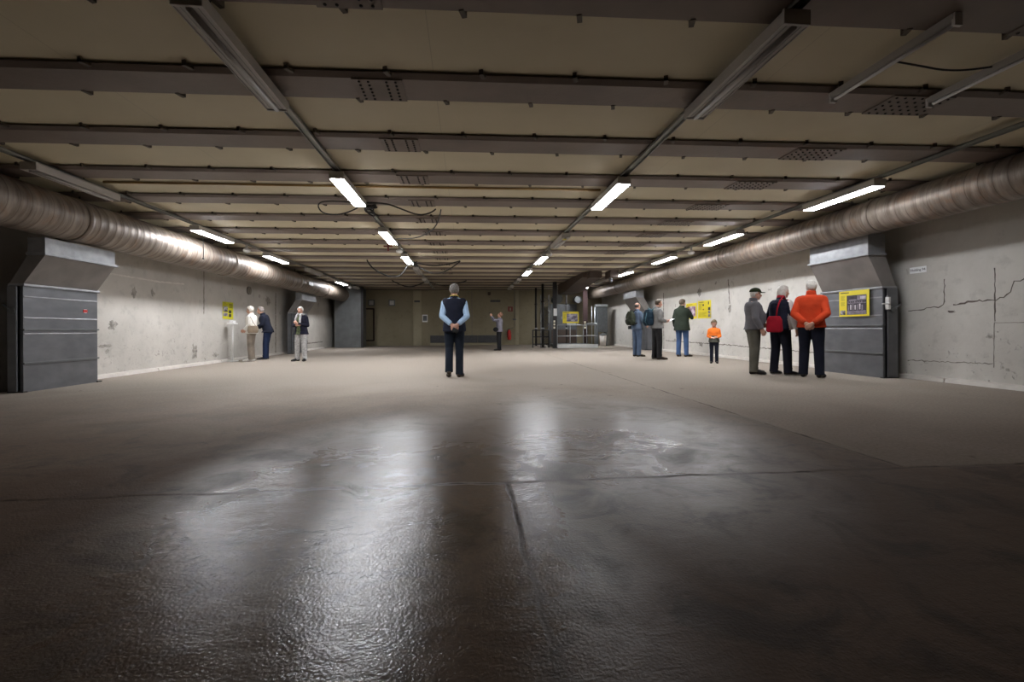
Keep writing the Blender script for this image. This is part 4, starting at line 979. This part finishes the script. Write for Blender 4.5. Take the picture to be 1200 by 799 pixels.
        bmesh.ops.recalc_face_normals(bm, faces=bm.faces[:])
        me = bpy.data.meshes.new('hair'); bm.to_mesh(me); bm.free(); me.materials.append(m); o = bpy.data.objects.new('hair', me); COL.objects.link(o); o.parent = s.root
        return o
    # -------- clothes
    def trousers(s, m, flare=0.0, name='trousers', thick=1.0):
        mb = MB(); mb.use(m)
        sp = [t for t in s.TORSO if t[0] <= 0.22]
        sp = [(-0.22, 0.13, 0.10, 0), (-0.16, 0.150, 0.115, -0.004)] + sp[1:3] + [(0.13, 0.152, 0.108, 0)]
        mb.loft(s.rings(sp, 0.017, s.k.get('belly', 0)))
        for i in (0, 1):
            low = s.ank[i] + V((0, -0.008, -0.038 ))
            b = thick
            limb(mb, [s.hip[i], mid(s.hip[i], s.knee[i], 0.5), s.knee[i]], [0.104 * b, 0.092 * b, 0.076 * b])
            mb.tube([s.knee[i], mid(s.knee[i], low, 0.4), mid(s.knee[i], low, 0.8), low], [0.076 * b, 0.073 * b, 0.068 * b + flare, 0.07 * b + flare], 16)
            mb.ball(mid(s.knee[i], low, 0.82) + V((0, 0.014, 0)), (0.07 * b, 0.07 * b, 0.022), 14, 8)   # fold of cloth above the shoe
            mb.ball(mid(s.knee[i], low, 0.0) + V((0, -0.012, -0.03)), (0.07 * b, 0.07 * b, 0.03), 14, 8)
        return bake(mb, name, s.root, m, 0.010, 3)
    def shoes(s, m, sole=None):
        for i in (0, 1):
            mb = MB(); mb.use(m); (x, y), yaw, lift = s.feet[i]
            f = V((-math.sin(yaw), math.cos(yaw), 0)); r = V((f.y, -f.x, 0)); b = V((x, y, 0))
            heel = b - f * 0.045 + V((0, 0, 0.042 + lift)); ball = b + f * 0.125 + V((0, 0, 0.034 + lift * 0.15)); tip = b + f * 0.20 + V((0, 0, 0.028))
            limb(mb, [heel, mid(heel, ball, 0.5) + V((0, 0, 0.016)), ball, tip], [0.042, 0.044, 0.043, 0.030])
            limb(mb, [ball - r * 0.014, ball + r * 0.014], [0.038, 0.038])
            limb(mb, [s.ank[i] + V((0, 0, -0.02)), s.ank[i] + V((0, 0.0, 0.015))], [0.046, 0.044])
            for v in mb.bm.verts:
                if lift < 0.02: v.co.z = max(v.co.z, 0.002)
                else: v.co.z = max(v.co.z, 0.002)
            pal = [m, sole] if sole else m
            o = bake(mb, 'shoe', s.root, pal, 0.009, 2, (lambda c: 1 if c.z < 0.022 + lift * 0.0 else 0) if sole else None)
            if lift < 0.02:
                for v in o.data.vertices: v.co.z = max(v.co.z, 0.0)
    def top(s, m, name='jacket', hem=-0.12, grow=0.026, sleeves=True, collar=0.03, paint=None, flare=0.01, sleeve_end=0.93, pads=True, hood=False, sl=1.0, neckgap=0.0, open_front=False, shoulder=1.0):
        mb = MB(); mats = m if isinstance(m, list) else [m]; mb.use(mats[0]); bel = s.k.get('belly', 0)
        base = [t for t in s.TORSO if t[0] > max(hem, -0.12) + 0.03 and t[0] <= 0.97]
        sp = [(hem, 0.165 + flare, 0.12 + flare, -0.005)] + ([(hem + 0.05, 0.168 + flare * 0.8, 0.122 + flare * 0.8, -0.005)] if hem < -0.05 else []) + base
        sp = [(t, rx * (shoulder if 0.6 < t < 0.95 else 1), ry, fo) for t, rx, ry, fo in sp]
        mb.loft(s.rings(sp, grow, bel))
        if collar: 
            c = s.neck + (s.head - s.neck) * 0.12
            mb.tube([s.neck - s.dirT * 0.06, s.neck, c + s.dirT * collar], [0.098, 0.082, 0.074], 18)
        if hood:
            b = s.neck - s.frontT * 0.075 - s.dirT * 0.035
            for q in (-1, 0, 1): mb.ball(b + s.rightT * 0.055 * q + s.frontT * (0.03 * abs(q)), (0.06, 0.05, 0.065), 14, 10)
        for i in (0, 1):
            sgn = -1 if i == 0 else 1; e, w = V(s.arms[i][0]), V(s.arms[i][1])
            if sleeves:
                end = mid(e, w, sleeve_end)
                limb(mb, [s.sho[i] - s.rightT * sgn * 0.05 + s.dirT * 0.012, s.sho[i], mid(s.sho[i], e, 0.45), e], [0.080, 0.072 * sl, 0.063 * sl, 0.055 * sl])
                mb.tube([e, mid(e, end, 0.35), end], [0.056 * sl, 0.054 * sl, 0.044 * sl], 14)
                mb.ball(mid(s.sho[i], e, 0.85), (0.06 * sl,) * 3, 12, 8); mb.ball(mid(e, end, 0.85), (0.05 * sl,) * 3, 12, 8)
            elif pads:
                mb.ball(s.sho[i] - s.rightT * sgn * 0.020 + s.dirT * 0.010, (0.078, 0.09, 0.088), 14, 10); mb.ball(s.sho[i] - s.rightT * sgn * 0.035 - s.dirT * 0.08, (0.062, 0.085, 0.08), 14, 10)
        return bake(mb, name, s.root, mats, 0.0105, 3, paint)
    def place_hat(s, m, bill=True):
        mb = MB(); mb.use(m); H, R = s.head, s.HR
        bm = mb.bm; r = bmesh.ops.create_uvsphere(bm, u_segments=28, v_segments=16, radius=1)
        for v in r['verts']:
            x, y, z = v.co; zz = max(z, -0.05)
            v.co = H + R @ V((x * 0.091, y * 0.110 - 0.010, zz * 0.088 + 0.055))
        for f in bm.faces: f.smooth = True; f.material_index = 0
        if bill:
            def B(a, rr, z): return H + R @ V((math.sin(a) * 0.082 * (1 if rr < 1.2 else 0.95), 0.085 + math.cos(a) * 0.075 * (rr - 0.9) * 2.0 - 0.03 * (1 - math.cos(a)), 0.052 - (rr - 1) * 0.03 + z))
            an = [-1.35 + 2.7 * i / 12 for i in range(13)]
            top_ = [B(a, 1.5, 0.006) for a in an] + [B(a, 0.9, 0.006) for a in reversed(an)]; bot = [p - R @ V((0, 0, 0.009)) for p in top_]
            mb.loft([bot, top_], True, False)
        return mb.build('cap', s.root)
    def W(s, p):            # own space -> world
        return s.root.matrix_basis @ V(p)

def thing_from(mb, name, label, cat, voxel=0.008, mats=None, paint=None):
    o = bake(mb, name, None, mats, voxel, 3, paint)
    return tag(o, label, cat)
GREY_HAIR = mat('grey hair', (0.16, 0.145, 0.13), 0.7, 0, 0.5, 40, 0.6, 60); WHITE_HAIR = mat('white hair', (0.62, 0.59, 0.54), 0.7, 0, 0.2, 40, 0.6, 60)
DARK_HAIR = mat('dark brown hair', (0.035, 0.024, 0.018), 0.6, 0, 0.4, 40, 0.6, 60); BROWN_HAIR = mat('brown hair', (0.075, 0.05, 0.03), 0.6, 0, 0.4, 40, 0.6, 60); FAIR_HAIR = mat('fair brown hair', (0.17, 0.125, 0.07), 0.6, 0, 0.3, 40, 0.6, 60)
DARK_SHOE = fabric('dark shoe leather', (0.02, 0.017, 0.015), 0.2, 8, 0.5, 0.1); BROWN_SHOE = fabric('brown shoe leather', (0.045, 0.032, 0.022), 0.2, 8, 0.5, 0.1); WHITE_SHOE = fabric('white trainer', (0.62, 0.59, 0.55), 0.1, 8, 0.6, 0.1); PALE_SOLE = fabric('pale sole', (0.42, 0.40, 0.37), 0.1)
NAVY = fabric('navy cloth', (0.010, 0.012, 0.022)); DARK_JEANS = fabric('dark navy trousers', (0.013, 0.016, 0.028)); BLACK_CLOTH = fabric('black cloth', (0.012, 0.012, 0.013)); BLUE_JEANS = fabric('blue denim', (0.055, 0.10, 0.21)); 

# hands clasped behind the back: wrists cross over the hips
def behind(zw=0.93, zb=-0.20, el=(0.225, -0.135, 1.125)):
    return [((-el[0], el[1], el[2]), (-0.055, zb, zw + 0.03), (0.75, -0.12, -0.5), (0.05, 0.9, 0.1), 0.55), ((el[0], el[1], el[2]), (0.055, zb - 0.012, zw + 0.03), (-0.7, -0.15, -0.55), (0.05, 0.8, 0.1), 0.55)]
def hang(i, y=0.0, out=0.25): 
    g = -1 if i == 0 else 1
    return ((g * out, y - 0.03, 1.13), (g * (out + 0.005), y + 0.06, 0.885), (0, 0.15, -1), (-g, 0, 0), 0.45)

# --- 1 the man in the middle, seen from behind, one heel lifting
p = Person((-0.23, 8.87), 0.02, 1.79, 'person in navy vest over light blue shirt standing alone with hands clasped behind his back',
           arms=behind(0.94, -0.215), feet=[((-0.105, -0.09), 0.05, 0.06), ((0.085, 0.02), -0.35, 0)], headfwd=0.035, headyaw=0.05, shift=(-0.005, 0))
p.body(); p.hair(GREY_HAIR, 'short', 1.6)
p.trousers(fabric('dark blue jeans', (0.012, 0.017, 0.027)), 0.004); p.shoes(BROWN_SHOE)
p.top(fabric('light blue shirt', (0.36, 0.50, 0.68), 0.1, 4, 0.85, 0.7, 12), 'shirt', -0.02, 0.014, True, 0.012, sl=0.98)
p.top(fabric('navy vest cloth', (0.013, 0.015, 0.027)), 'vest', -0.20, 0.042, False, 0.02, flare=0.006, shoulder=1.10)
q = MB(); q.use(mat('yellow lanyard', (0.55, 0.43, 0.05), 0.6)); q.tube([p.neck + V((0.075 * math.cos(a), 0.075 * math.sin(a) + 0.005, 0.028 - 0.012 * math.sin(a))) for a in [2 * PI * i / 20 for i in range(21)]], 0.008, 8); q.build('lanyard', p.root)
q = MB(); q.use(MAT['black']); ph = Matrix.Rotation(0.5, 4, 'Y'); q.box((-0.055, -0.02, -0.04), (0.055, 0.02, 0.04), ph); q.tube([(0, -0.02, 0), (0, -0.05, 0)], 0.026, 14)
o = tag(q.build('compact_camera', bevel=0.006), 'small black camera held behind the back of the vest wearer', 'camera'); o.location = p.W((0.01, -0.245, 0.865)); o.rotation_euler = (0, 0, 0)

# --- 2 woman at the far wall raising a phone
p = Person((1.38, 19.7), 1.25, 1.63, 'person in grey jumper at the far wall with raised arms taking a photo',
           arms=[((-0.20, 0.20, 1.36), (-0.06, 0.36, 1.56), (0.2, 0.3, 0.9), (0.9, 0.2, 0), 0.7), ((0.20, 0.20, 1.36), (0.06, 0.36, 1.56), (-0.2, 0.3, 0.9), (-0.9, 0.2, 0), 0.7)], headpitch=0.35, lean=-0.06, headfwd=-0.01)
p.body(); p.hair(mat('reddish fair hair', (0.26, 0.13, 0.085), 0.6), 'short', 1.2); p.trousers(BLACK_CLOTH); p.shoes(DARK_SHOE)
p.top(fabric('grey lilac jumper', (0.17, 0.16, 0.19)), 'jumper', -0.2, 0.03, True, 0.02)
q = MB(); q.use(MAT['black']); q.box((-0.08, -0.006, -0.04), (0.08, 0.006, 0.04)); o = tag(q.build('mobile_phone', bevel=0.004), 'dark phone held up by the person at the far wall', 'phone'); o.location = p.W((0, 0.42, 1.69)); o.rotation_euler = (0.0, 0, 1.25)
q = MB(); q.use(BLACK_CLOTH); q.ball((0, 0, 0), (0.04, 0.12, 0.10), 16, 12); q.tube([(0.02, -0.07, 0.06), (0.02, -0.02, 0.35)], 0.01, 8); o = thing_from(q, 'shoulder_bag', 'small black bag at the hip of the person taking a photo', 'bag', 0.008, BLACK_CLOTH); o.location = p.W((-0.215, 0.10, 0.95)); o.rotation_euler = (0, 0, 1.25)

# --- 3 woman in white jacket at the left wall
HD = PI / 2 + 0.12
p = Person((-6.33, 14.3), HD, 1.62, 'person in white jacket and taupe trousers facing the sign on the left wall',
           arms=[((-0.23, -0.02, 1.15), (-0.17, 0.16, 0.98), (0.3, 0.6, -0.5), (0.6, -0.1, 0.3), 0.6), ((0.23, -0.02, 1.15), (0.17, 0.16, 0.98), (-0.3, 0.6, -0.5), (-0.6, -0.1, 0.3), 0.6)], headyaw=-0.15, headfwd=0.04, build=1.04)
p.body(); p.hair(mat('silver hair', (0.55, 0.50, 0.44), 0.7, 0, 0.25, 30), 'short', 1.8); p.trousers(fabric('taupe trousers', (0.25, 0.21, 0.17)), 0.0); p.shoes(WHITE_SHOE)
p.top(fabric('white jacket', (0.74, 0.71, 0.65), 0.08), 'jacket', -0.16, 0.034, True, 0.03, flare=0.02)
q = MB(); q.use(MAT['skirt']); q.loft([[(sx * a, sy * b, z) for sx, sy in ((-1, -1), (1, -1), (1, 1), (-1, 1))] for a, b, z in ((0.05, 0.12, -0.12), (0.06, 0.135, -0.04), (0.045, 0.12, 0.07), (0.025, 0.10, 0.09))], True, False); q.tube([(0.0, -0.08, 0.07), (0.02, 0.02, 0.22), (0.05, 0.09, 0.38), (0.03, 0.09, 0.22), (0, 0.08, 0.07)], 0.011, 8)
BAGM = fabric('taupe leather', (0.27, 0.21, 0.15), 0.15, 6, 0.6, 0.2); o = thing_from(q, 'handbag', 'taupe handbag hanging at the side of the white jacket', 'bag', 0.009, BAGM); o.location = p.W((-0.285, -0.13, 1.02)); o.rotation_euler = (0, 0, HD)

# --- 4 person in navy jacket leaning towards the same sign
p = Person((-6.22, 14.98), HD + 0.05, 1.66, 'person in navy jacket and blue jeans bending towards the left wall',
           arms=[((-0.22, 0.06, 1.12), (-0.15, 0.25, 1.02), (0.3, 0.7, -0.3), (0.6, -0.1, 0.3), 0.6), ((0.22, 0.06, 1.12), (0.15, 0.25, 1.02), (-0.3, 0.7, -0.3), (-0.6, -0.1, 0.3), 0.6)], lean=0.27, headfwd=0.07, headpitch=-0.05, shift=(0, -0.07))
p.body(); p.hair(mat('grey cap like hair', (0.20, 0.17, 0.155), 0.8, 0, 0.4, 30), 'short', 1.9); p.trousers(fabric('mid blue jeans', (0.013, 0.021, 0.055))); p.shoes(DARK_SHOE, PALE_SOLE)
p.top(NAVY, 'jacket', -0.14, 0.036, True, 0.04, flare=0.025)

# --- 5 man with scarf facing the viewer, arms folded
p = Person((-4.85, 14.1), PI - 0.28, 1.60, 'person in dark blazer and pale scarf with folded arms facing the viewer',
           arms=[((-0.245, 0.02, 1.13), (-0.02, 0.215, 1.20), (0.9, 0.05, 0.25), (0.0, -0.9, 0.1), 0.4), ((0.245, 0.02, 1.13), (0.03, 0.20, 1.14), (-0.9, -0.02, 0.15), (0, -0.9, 0.1), 0.4)], feet=[((-0.12, 0.0), 0.35, 0), ((0.12, 0.03), -0.3, 0)], headyaw=0.1, headfwd=0.045)
p.body(); p.hair(WHITE_HAIR, 'short', 1.0)
pt = fabric('pale grey patterned trousers', (0.40, 0.39, 0.38), 0.3, 22, 0.9, 0.5); p.trousers(pt, 0.0, thick=1.1); p.shoes(BLACK_CLOTH)
p.top(fabric('olive leaf shirt', (0.10, 0.12, 0.055), 0.9, 30), 'shirt', -0.14, 0.012, False, 0.0, pads=False)
p.top([fabric('dark blazer', (0.014, 0.014, 0.026)), fabric('olive leaf shirt front', (0.10, 0.12, 0.06), 0.9, 30)], 'blazer', -0.2, 0.033, True, 0.0, flare=0.03, paint=lambda c: 1 if (c.y > 0.07 and abs(c.x) < 0.055 + 0.03 * (1.3 - c.z)) else 0)
q = MB(); q.use(WHITE_HAIR); SC = fabric('pale grey scarf', (0.45, 0.45, 0.45), 0.3, 20)
N0 = p.neck; q.tube([N0 + V((0.088 * math.cos(a), 0.088 * math.sin(a) + 0.015, 0.02)) for a in [2 * PI * i / 16 for i in range(17)]], 0.034, 10)
for sx in (-1, 1): q.tube([N0 + V((0.06 * sx, 0.10, 0.01)), N0 + V((0.075 * sx, 0.165, -0.14)), N0 + V((0.08 * sx, 0.175, -0.30))], [0.035, 0.035, 0.03], 10)
bake(q, 'scarf', p.root, SC, 0.009, 2)

# --- 6 balding man with olive backpack, partly hidden
HD = -1.28
p = Person((5.50, 14.5), HD, 1.76, 'person in denim shirt with bald crown standing behind the man in grey hoodie',
           arms=[hang(0), ((0.24, 0.05, 1.15), (0.20, 0.22, 0.98), (-0.3, 0.7, -0.3), (-0.7, -0.2, 0.2), 0.6)], headyaw=0.1)
p.body(); p.hair(DARK_HAIR, 'bald'); p.trousers(fabric('faded blue jeans', (0.075, 0.105, 0.165))); p.shoes(BROWN_SHOE)
p.top(fabric('denim shirt', (0.085, 0.115, 0.17), 0.2), 'shirt', -0.16, 0.026, True, 0.03)
def backpack(p, m1, m2, name, label, off, sc=1.0, rz=0.0):
    q = MB(); q.use(m1)
    q.loft([[(sx * a * sc, sy * b * sc + 0.0, z * sc) for sx, sy in ((-1, -0.6), (-0.6, -1), (0.6, -1), (1, -0.6), (1, 1), (-1, 1))] for a, b, z in ((0.11, 0.06, -0.24), (0.155, 0.095, -0.20), (0.16, 0.10, 0.02), (0.14, 0.085, 0.16), (0.09, 0.05, 0.24))], True, False)
    q.ball((0, -0.10 * sc, -0.10 * sc), (0.115 * sc, 0.055 * sc, 0.10 * sc), 16, 12); q.ball((0.15 * sc, 0, -0.12 * sc), (0.04 * sc, 0.05 * sc, 0.09 * sc), 12, 8); q.ball((-0.15 * sc, 0, -0.12 * sc), (0.04 * sc, 0.05 * sc, 0.09 * sc), 12, 8)
    root = empty(name, p.W(off), p.root.rotation_euler.z + rz); tag(root, label, 'backpack')
    bake(q, 'pack_body', root, m1, 0.009, 3)
    for sx in (-1, 1):
        q = MB(); q.use(m2); q.tube([(0.09 * sx * sc, 0.06, 0.2), (0.10 * sx, 0.12, 0.265), (0.115 * sx, 0.22, 0.23), (0.135 * sx, 0.335, 0.10), (0.15 * sx, 0.32, -0.06), (0.15 * sx, 0.09, -0.18)], 0.018, 8); q.build('shoulder_strap', root)
        q = MB(); q.use(m2); q.tube([(0.075 * sx * sc, -0.10 * sc, 0.14 * sc), (0.085 * sx * sc, -0.135 * sc, 0.0), (0.07 * sx * sc, -0.15 * sc, -0.12 * sc), (0.08 * sx * sc, -0.09 * sc, -0.21 * sc)], 0.008, 6); q.build('piping', root)
    q = MB(); q.use(m2); q.tube([(-0.04, 0.02, 0.235 * sc), (0, 0.0, 0.29 * sc), (0.04, 0.02, 0.235 * sc)], 0.009, 8); q.build('grab_handle', root)
    return root
backpack(p, fabric('dark olive nylon', (0.022, 0.026, 0.016)), BLACK_CLOTH, 'backpack', 'dark olive backpack on the man with bald crown', (-0.02, -0.24, 1.22), 0.95)
q = MB(); q.use(MAT['black']); q.box((-0.05, -0.04, -0.055), (0.05, 0.04, 0.055)); o = tag(q.build('camera_case', bevel=0.012), 'black case at the hip of the man with bald crown', 'case'); o.location = p.W((-0.24, -0.10, 0.93)); o.rotation_euler = (0, 0, HD)

# --- 7 man in grey hoodie holding white paper
HD = -1.62
p = Person((5.60, 13.14), HD, 1.78, 'person in grey hoodie and black jeans reading a white paper',
           arms=[((-0.245, 0.0, 1.15), (-0.12, 0.22, 1.08), (0.45, 0.8, 0.05), (0.6, -0.1, 0.7), 0.5), ((0.245, 0.0, 1.15), (0.13, 0.22, 1.08), (-0.4, 0.8, 0.05), (-0.6, -0.1, 0.7), 0.5)], feet=[((-0.13, -0.04), 0.25, 0), ((0.13, 0.02), -0.2, 0)], headfwd=0.05, headpitch=-0.12, headyaw=-0.1, build=1.05)
p.body(); p.hair(BROWN_HAIR, 'short', 0.2); p.trousers(fabric('charcoal jeans', (0.017, 0.016, 0.017)), thick=1.05); p.shoes(BROWN_SHOE)
p.top(fabric('grey hoodie jersey', (0.20, 0.20, 0.195), 0.12), 'hoodie', -0.12, 0.036, True, 0.02, hood=True)
q = MB(); q.use(MAT['paper']); q.box((-0.09, -0.11, -0.003), (0.09, 0.11, 0.003)); o = tag(q.build('paper_leaflet'), 'white paper in the hands of the man in grey hoodie', 'paper'); o.location = p.W((0, 0.385, 1.115)); o.rotation_euler = (0.45, 0, HD)
TEAL = fabric('navy teal nylon', (0.012, 0.028, 0.045)); backpack(p, TEAL, fabric('teal trim', (0.07, 0.15, 0.18)), 'backpack', 'navy and teal backpack on the man in grey hoodie', (-0.03, -0.25, 1.20), 1.0, 0.25)

# --- 8 man in green parka before the wall signs
HD = -0.82
p = Person((6.88, 14.2), HD, 1.86, 'person in dark green parka and blue jeans looking at the wall signs',
           arms=[hang(0, 0.0, 0.235), ((0.25, 0.12, 1.16), (0.13, 0.24, 1.37), (-0.25, 0.25, 0.9), (-0.4, -0.8, 0), 0.9)], feet=[((-0.11, 0.0), 0.1, 0), ((0.12, 0.03), -0.45, 0)], headyaw=-0.35, headfwd=0.05, build=1.05)
p.body(); p.hair(BROWN_HAIR, 'short', 1.2); p.trousers(BLUE_JEANS, thick=0.98); p.shoes(BROWN_SHOE)
p.top(fabric('dark green parka', (0.022, 0.029, 0.020)), 'parka', -0.32, 0.042, True, 0.045, flare=0.02, hood=True)

# --- 9 child in orange and grey jacket
HD = PI - 0.75
p = Person((6.42, 11.45), HD + 0.25, 1.16, 'child in orange and grey jacket looking down at its hands',
           arms=[((-0.23, 0.0, 1.12), (-0.12, 0.24, 1.08), (0.5, 0.75, 0.1), (0.5, -0.1, -0.6), 0.6), ((0.23, 0.0, 1.12), (0.10, 0.24, 1.06), (-0.55, 0.7, 0.05), (-0.5, -0.1, -0.6), 0.6)], headpitch=-0.35, headfwd=0.05, build=1.04, hs=1.3)
# a child's head is larger for its body
p.root.scale = (1.14 / 1.81,) * 3
p.body(); p.hair(FAIR_HAIR, 'short', 2.2); p.trousers(DARK_JEANS, thick=0.95); p.shoes(DARK_SHOE)
p.top([fabric('orange fleece', (0.90, 0.21, 0.03), 0.1), fabric('grey green lower jacket', (0.10, 0.105, 0.085))], 'jacket', -0.16, 0.036, True, 0.05, paint=lambda c: 1 if c.z < 1.03 or (c.z < 1.14 and abs(c.x) < 0.185 and c.y < 0.17) else 0)

# --- 10 man in green cap and grey fleece
HD = -1.92
p = Person((5.70, 8.70), HD, 1.71, 'person in dark green cap and grey fleece at the left of the row of three',
           arms=[((-0.26, 0.0, 1.13), (-0.22, 0.20, 0.99), (0.35, 0.8, -0.3), (0.8, -0.2, 0.1), 0.6), ((0.255, -0.02, 1.12), (0.245, 0.10, 0.90), (0.0, 0.3, -0.95), (-1, 0, 0), 0.6)], belly=0.075, build=1.10, headfwd=0.05, headyaw=-0.1, feet=[((-0.11, 0.03), 0.2, 0), ((0.12, -0.02), -0.15, 0)])
p.body(); p.hair(WHITE_HAIR, 'short', 0.8); p.place_hat(fabric('dark green cap cloth', (0.018, 0.024, 0.010)))
p.trousers(fabric('olive grey trousers', (0.105, 0.098, 0.078)), thick=1.14); p.shoes(DARK_SHOE)
p.top(fabric('grey fleece', (0.135, 0.13, 0.14), 0.12), 'fleece', -0.11, 0.034, True, 0.05, sl=1.1)

# --- 11 person with long white hair and red shoulder bag
HD = -1.38
p = Person((6.07, 8.42), HD, 1.74, 'person with long white hair in navy and white jacket, middle of the row of three',
           arms=[((-0.25, -0.02, 1.13), (-0.235, 0.08, 0.89), (0.05, 0.2, -1), (1, 0, 0), 0.5), ((0.265, 0.03, 1.12), (0.265, 0.12, 0.885), (0, 0.2, -1), (-1, 0, 0), 0.5)], headfwd=0.065, headyaw=-0.25, build=1.10, lean=0.05, feet=[((-0.12, -0.03), 0.15, 0), ((0.13, 0.06), -0.3, 0)])
p.body(); p.hair(WHITE_HAIR, 'long', 2.6); p.trousers(fabric('dark navy trousers', (0.011, 0.012, 0.020)), thick=1.08); p.shoes(DARK_SHOE, PALE_SOLE)
rx = lambda c: c.x
p.top([fabric('navy jacket shell', (0.012, 0.014, 0.028)), fabric('white jacket sleeve', (0.62, 0.58, 0.55), 0.1), fabric('red jacket stripe', (0.36, 0.02, 0.03))], 'jacket', -0.15, 0.038, True, 0.05, flare=0.018, sl=1.08,
      paint=lambda c: (1 if c.x > 0.195 and c.y > -0.03 else 2 if 0.178 < c.x <= 0.195 and c.y > -0.02 else 2 if c.z > 1.50 else 0))
RB = fabric('red canvas', (0.30, 0.008, 0.02)); root = empty('shoulder_bag', p.W((0.09, -0.235, 0.985)), HD + 0.25); tag(root, 'red shoulder bag hanging on the back of the navy and white jacket', 'bag')
q = MB(); q.use(RB); q.loft([[(sx * a, sy * b, z) for sx, sy in ((-1, -0.7), (-0.7, -1), (0.7, -1), (1, -0.7), (1, 1), (-1, 1))] for a, b, z in ((0.12, 0.03, -0.16), (0.145, 0.05, -0.13), (0.13, 0.05, 0.08), (0.10, 0.03, 0.15))], True, False); bake(q, 'bag_body', root, RB, 0.009, 3)
q = MB(); q.use(RB); q.tube([(0.03, 0.02, 0.13), (0.05, 0.02, 0.30), (0.075, 0.07, 0.45), (0.08, 0.19, 0.53), (0.05, 0.34, 0.44)], 0.014, 8); q.build('strap', root)

# --- 12 man in orange jacket
HD = -0.80
p = Person((6.34, 7.94), HD, 1.80, 'person in orange jacket with hands clasped behind his back facing the near right box',
           arms=behind(0.925, -0.225, (0.245, -0.13, 1.125)), headyaw=-0.12, headfwd=0.045, build=1.02, feet=[((-0.125, 0.0), 0.05, 0), ((0.125, 0.0), -0.25, 0)])
p.body(); p.hair(WHITE_HAIR, 'short', 1.0); p.trousers(fabric('navy cloth trousers', (0.012, 0.014, 0.026)), thick=1.1); p.shoes(DARK_SHOE)
p.top(fabric('orange red jacket', (0.55, 0.055, 0.016), 0.12), 'jacket', -0.13, 0.045, True, 0.05, flare=0.012, sl=1.12)
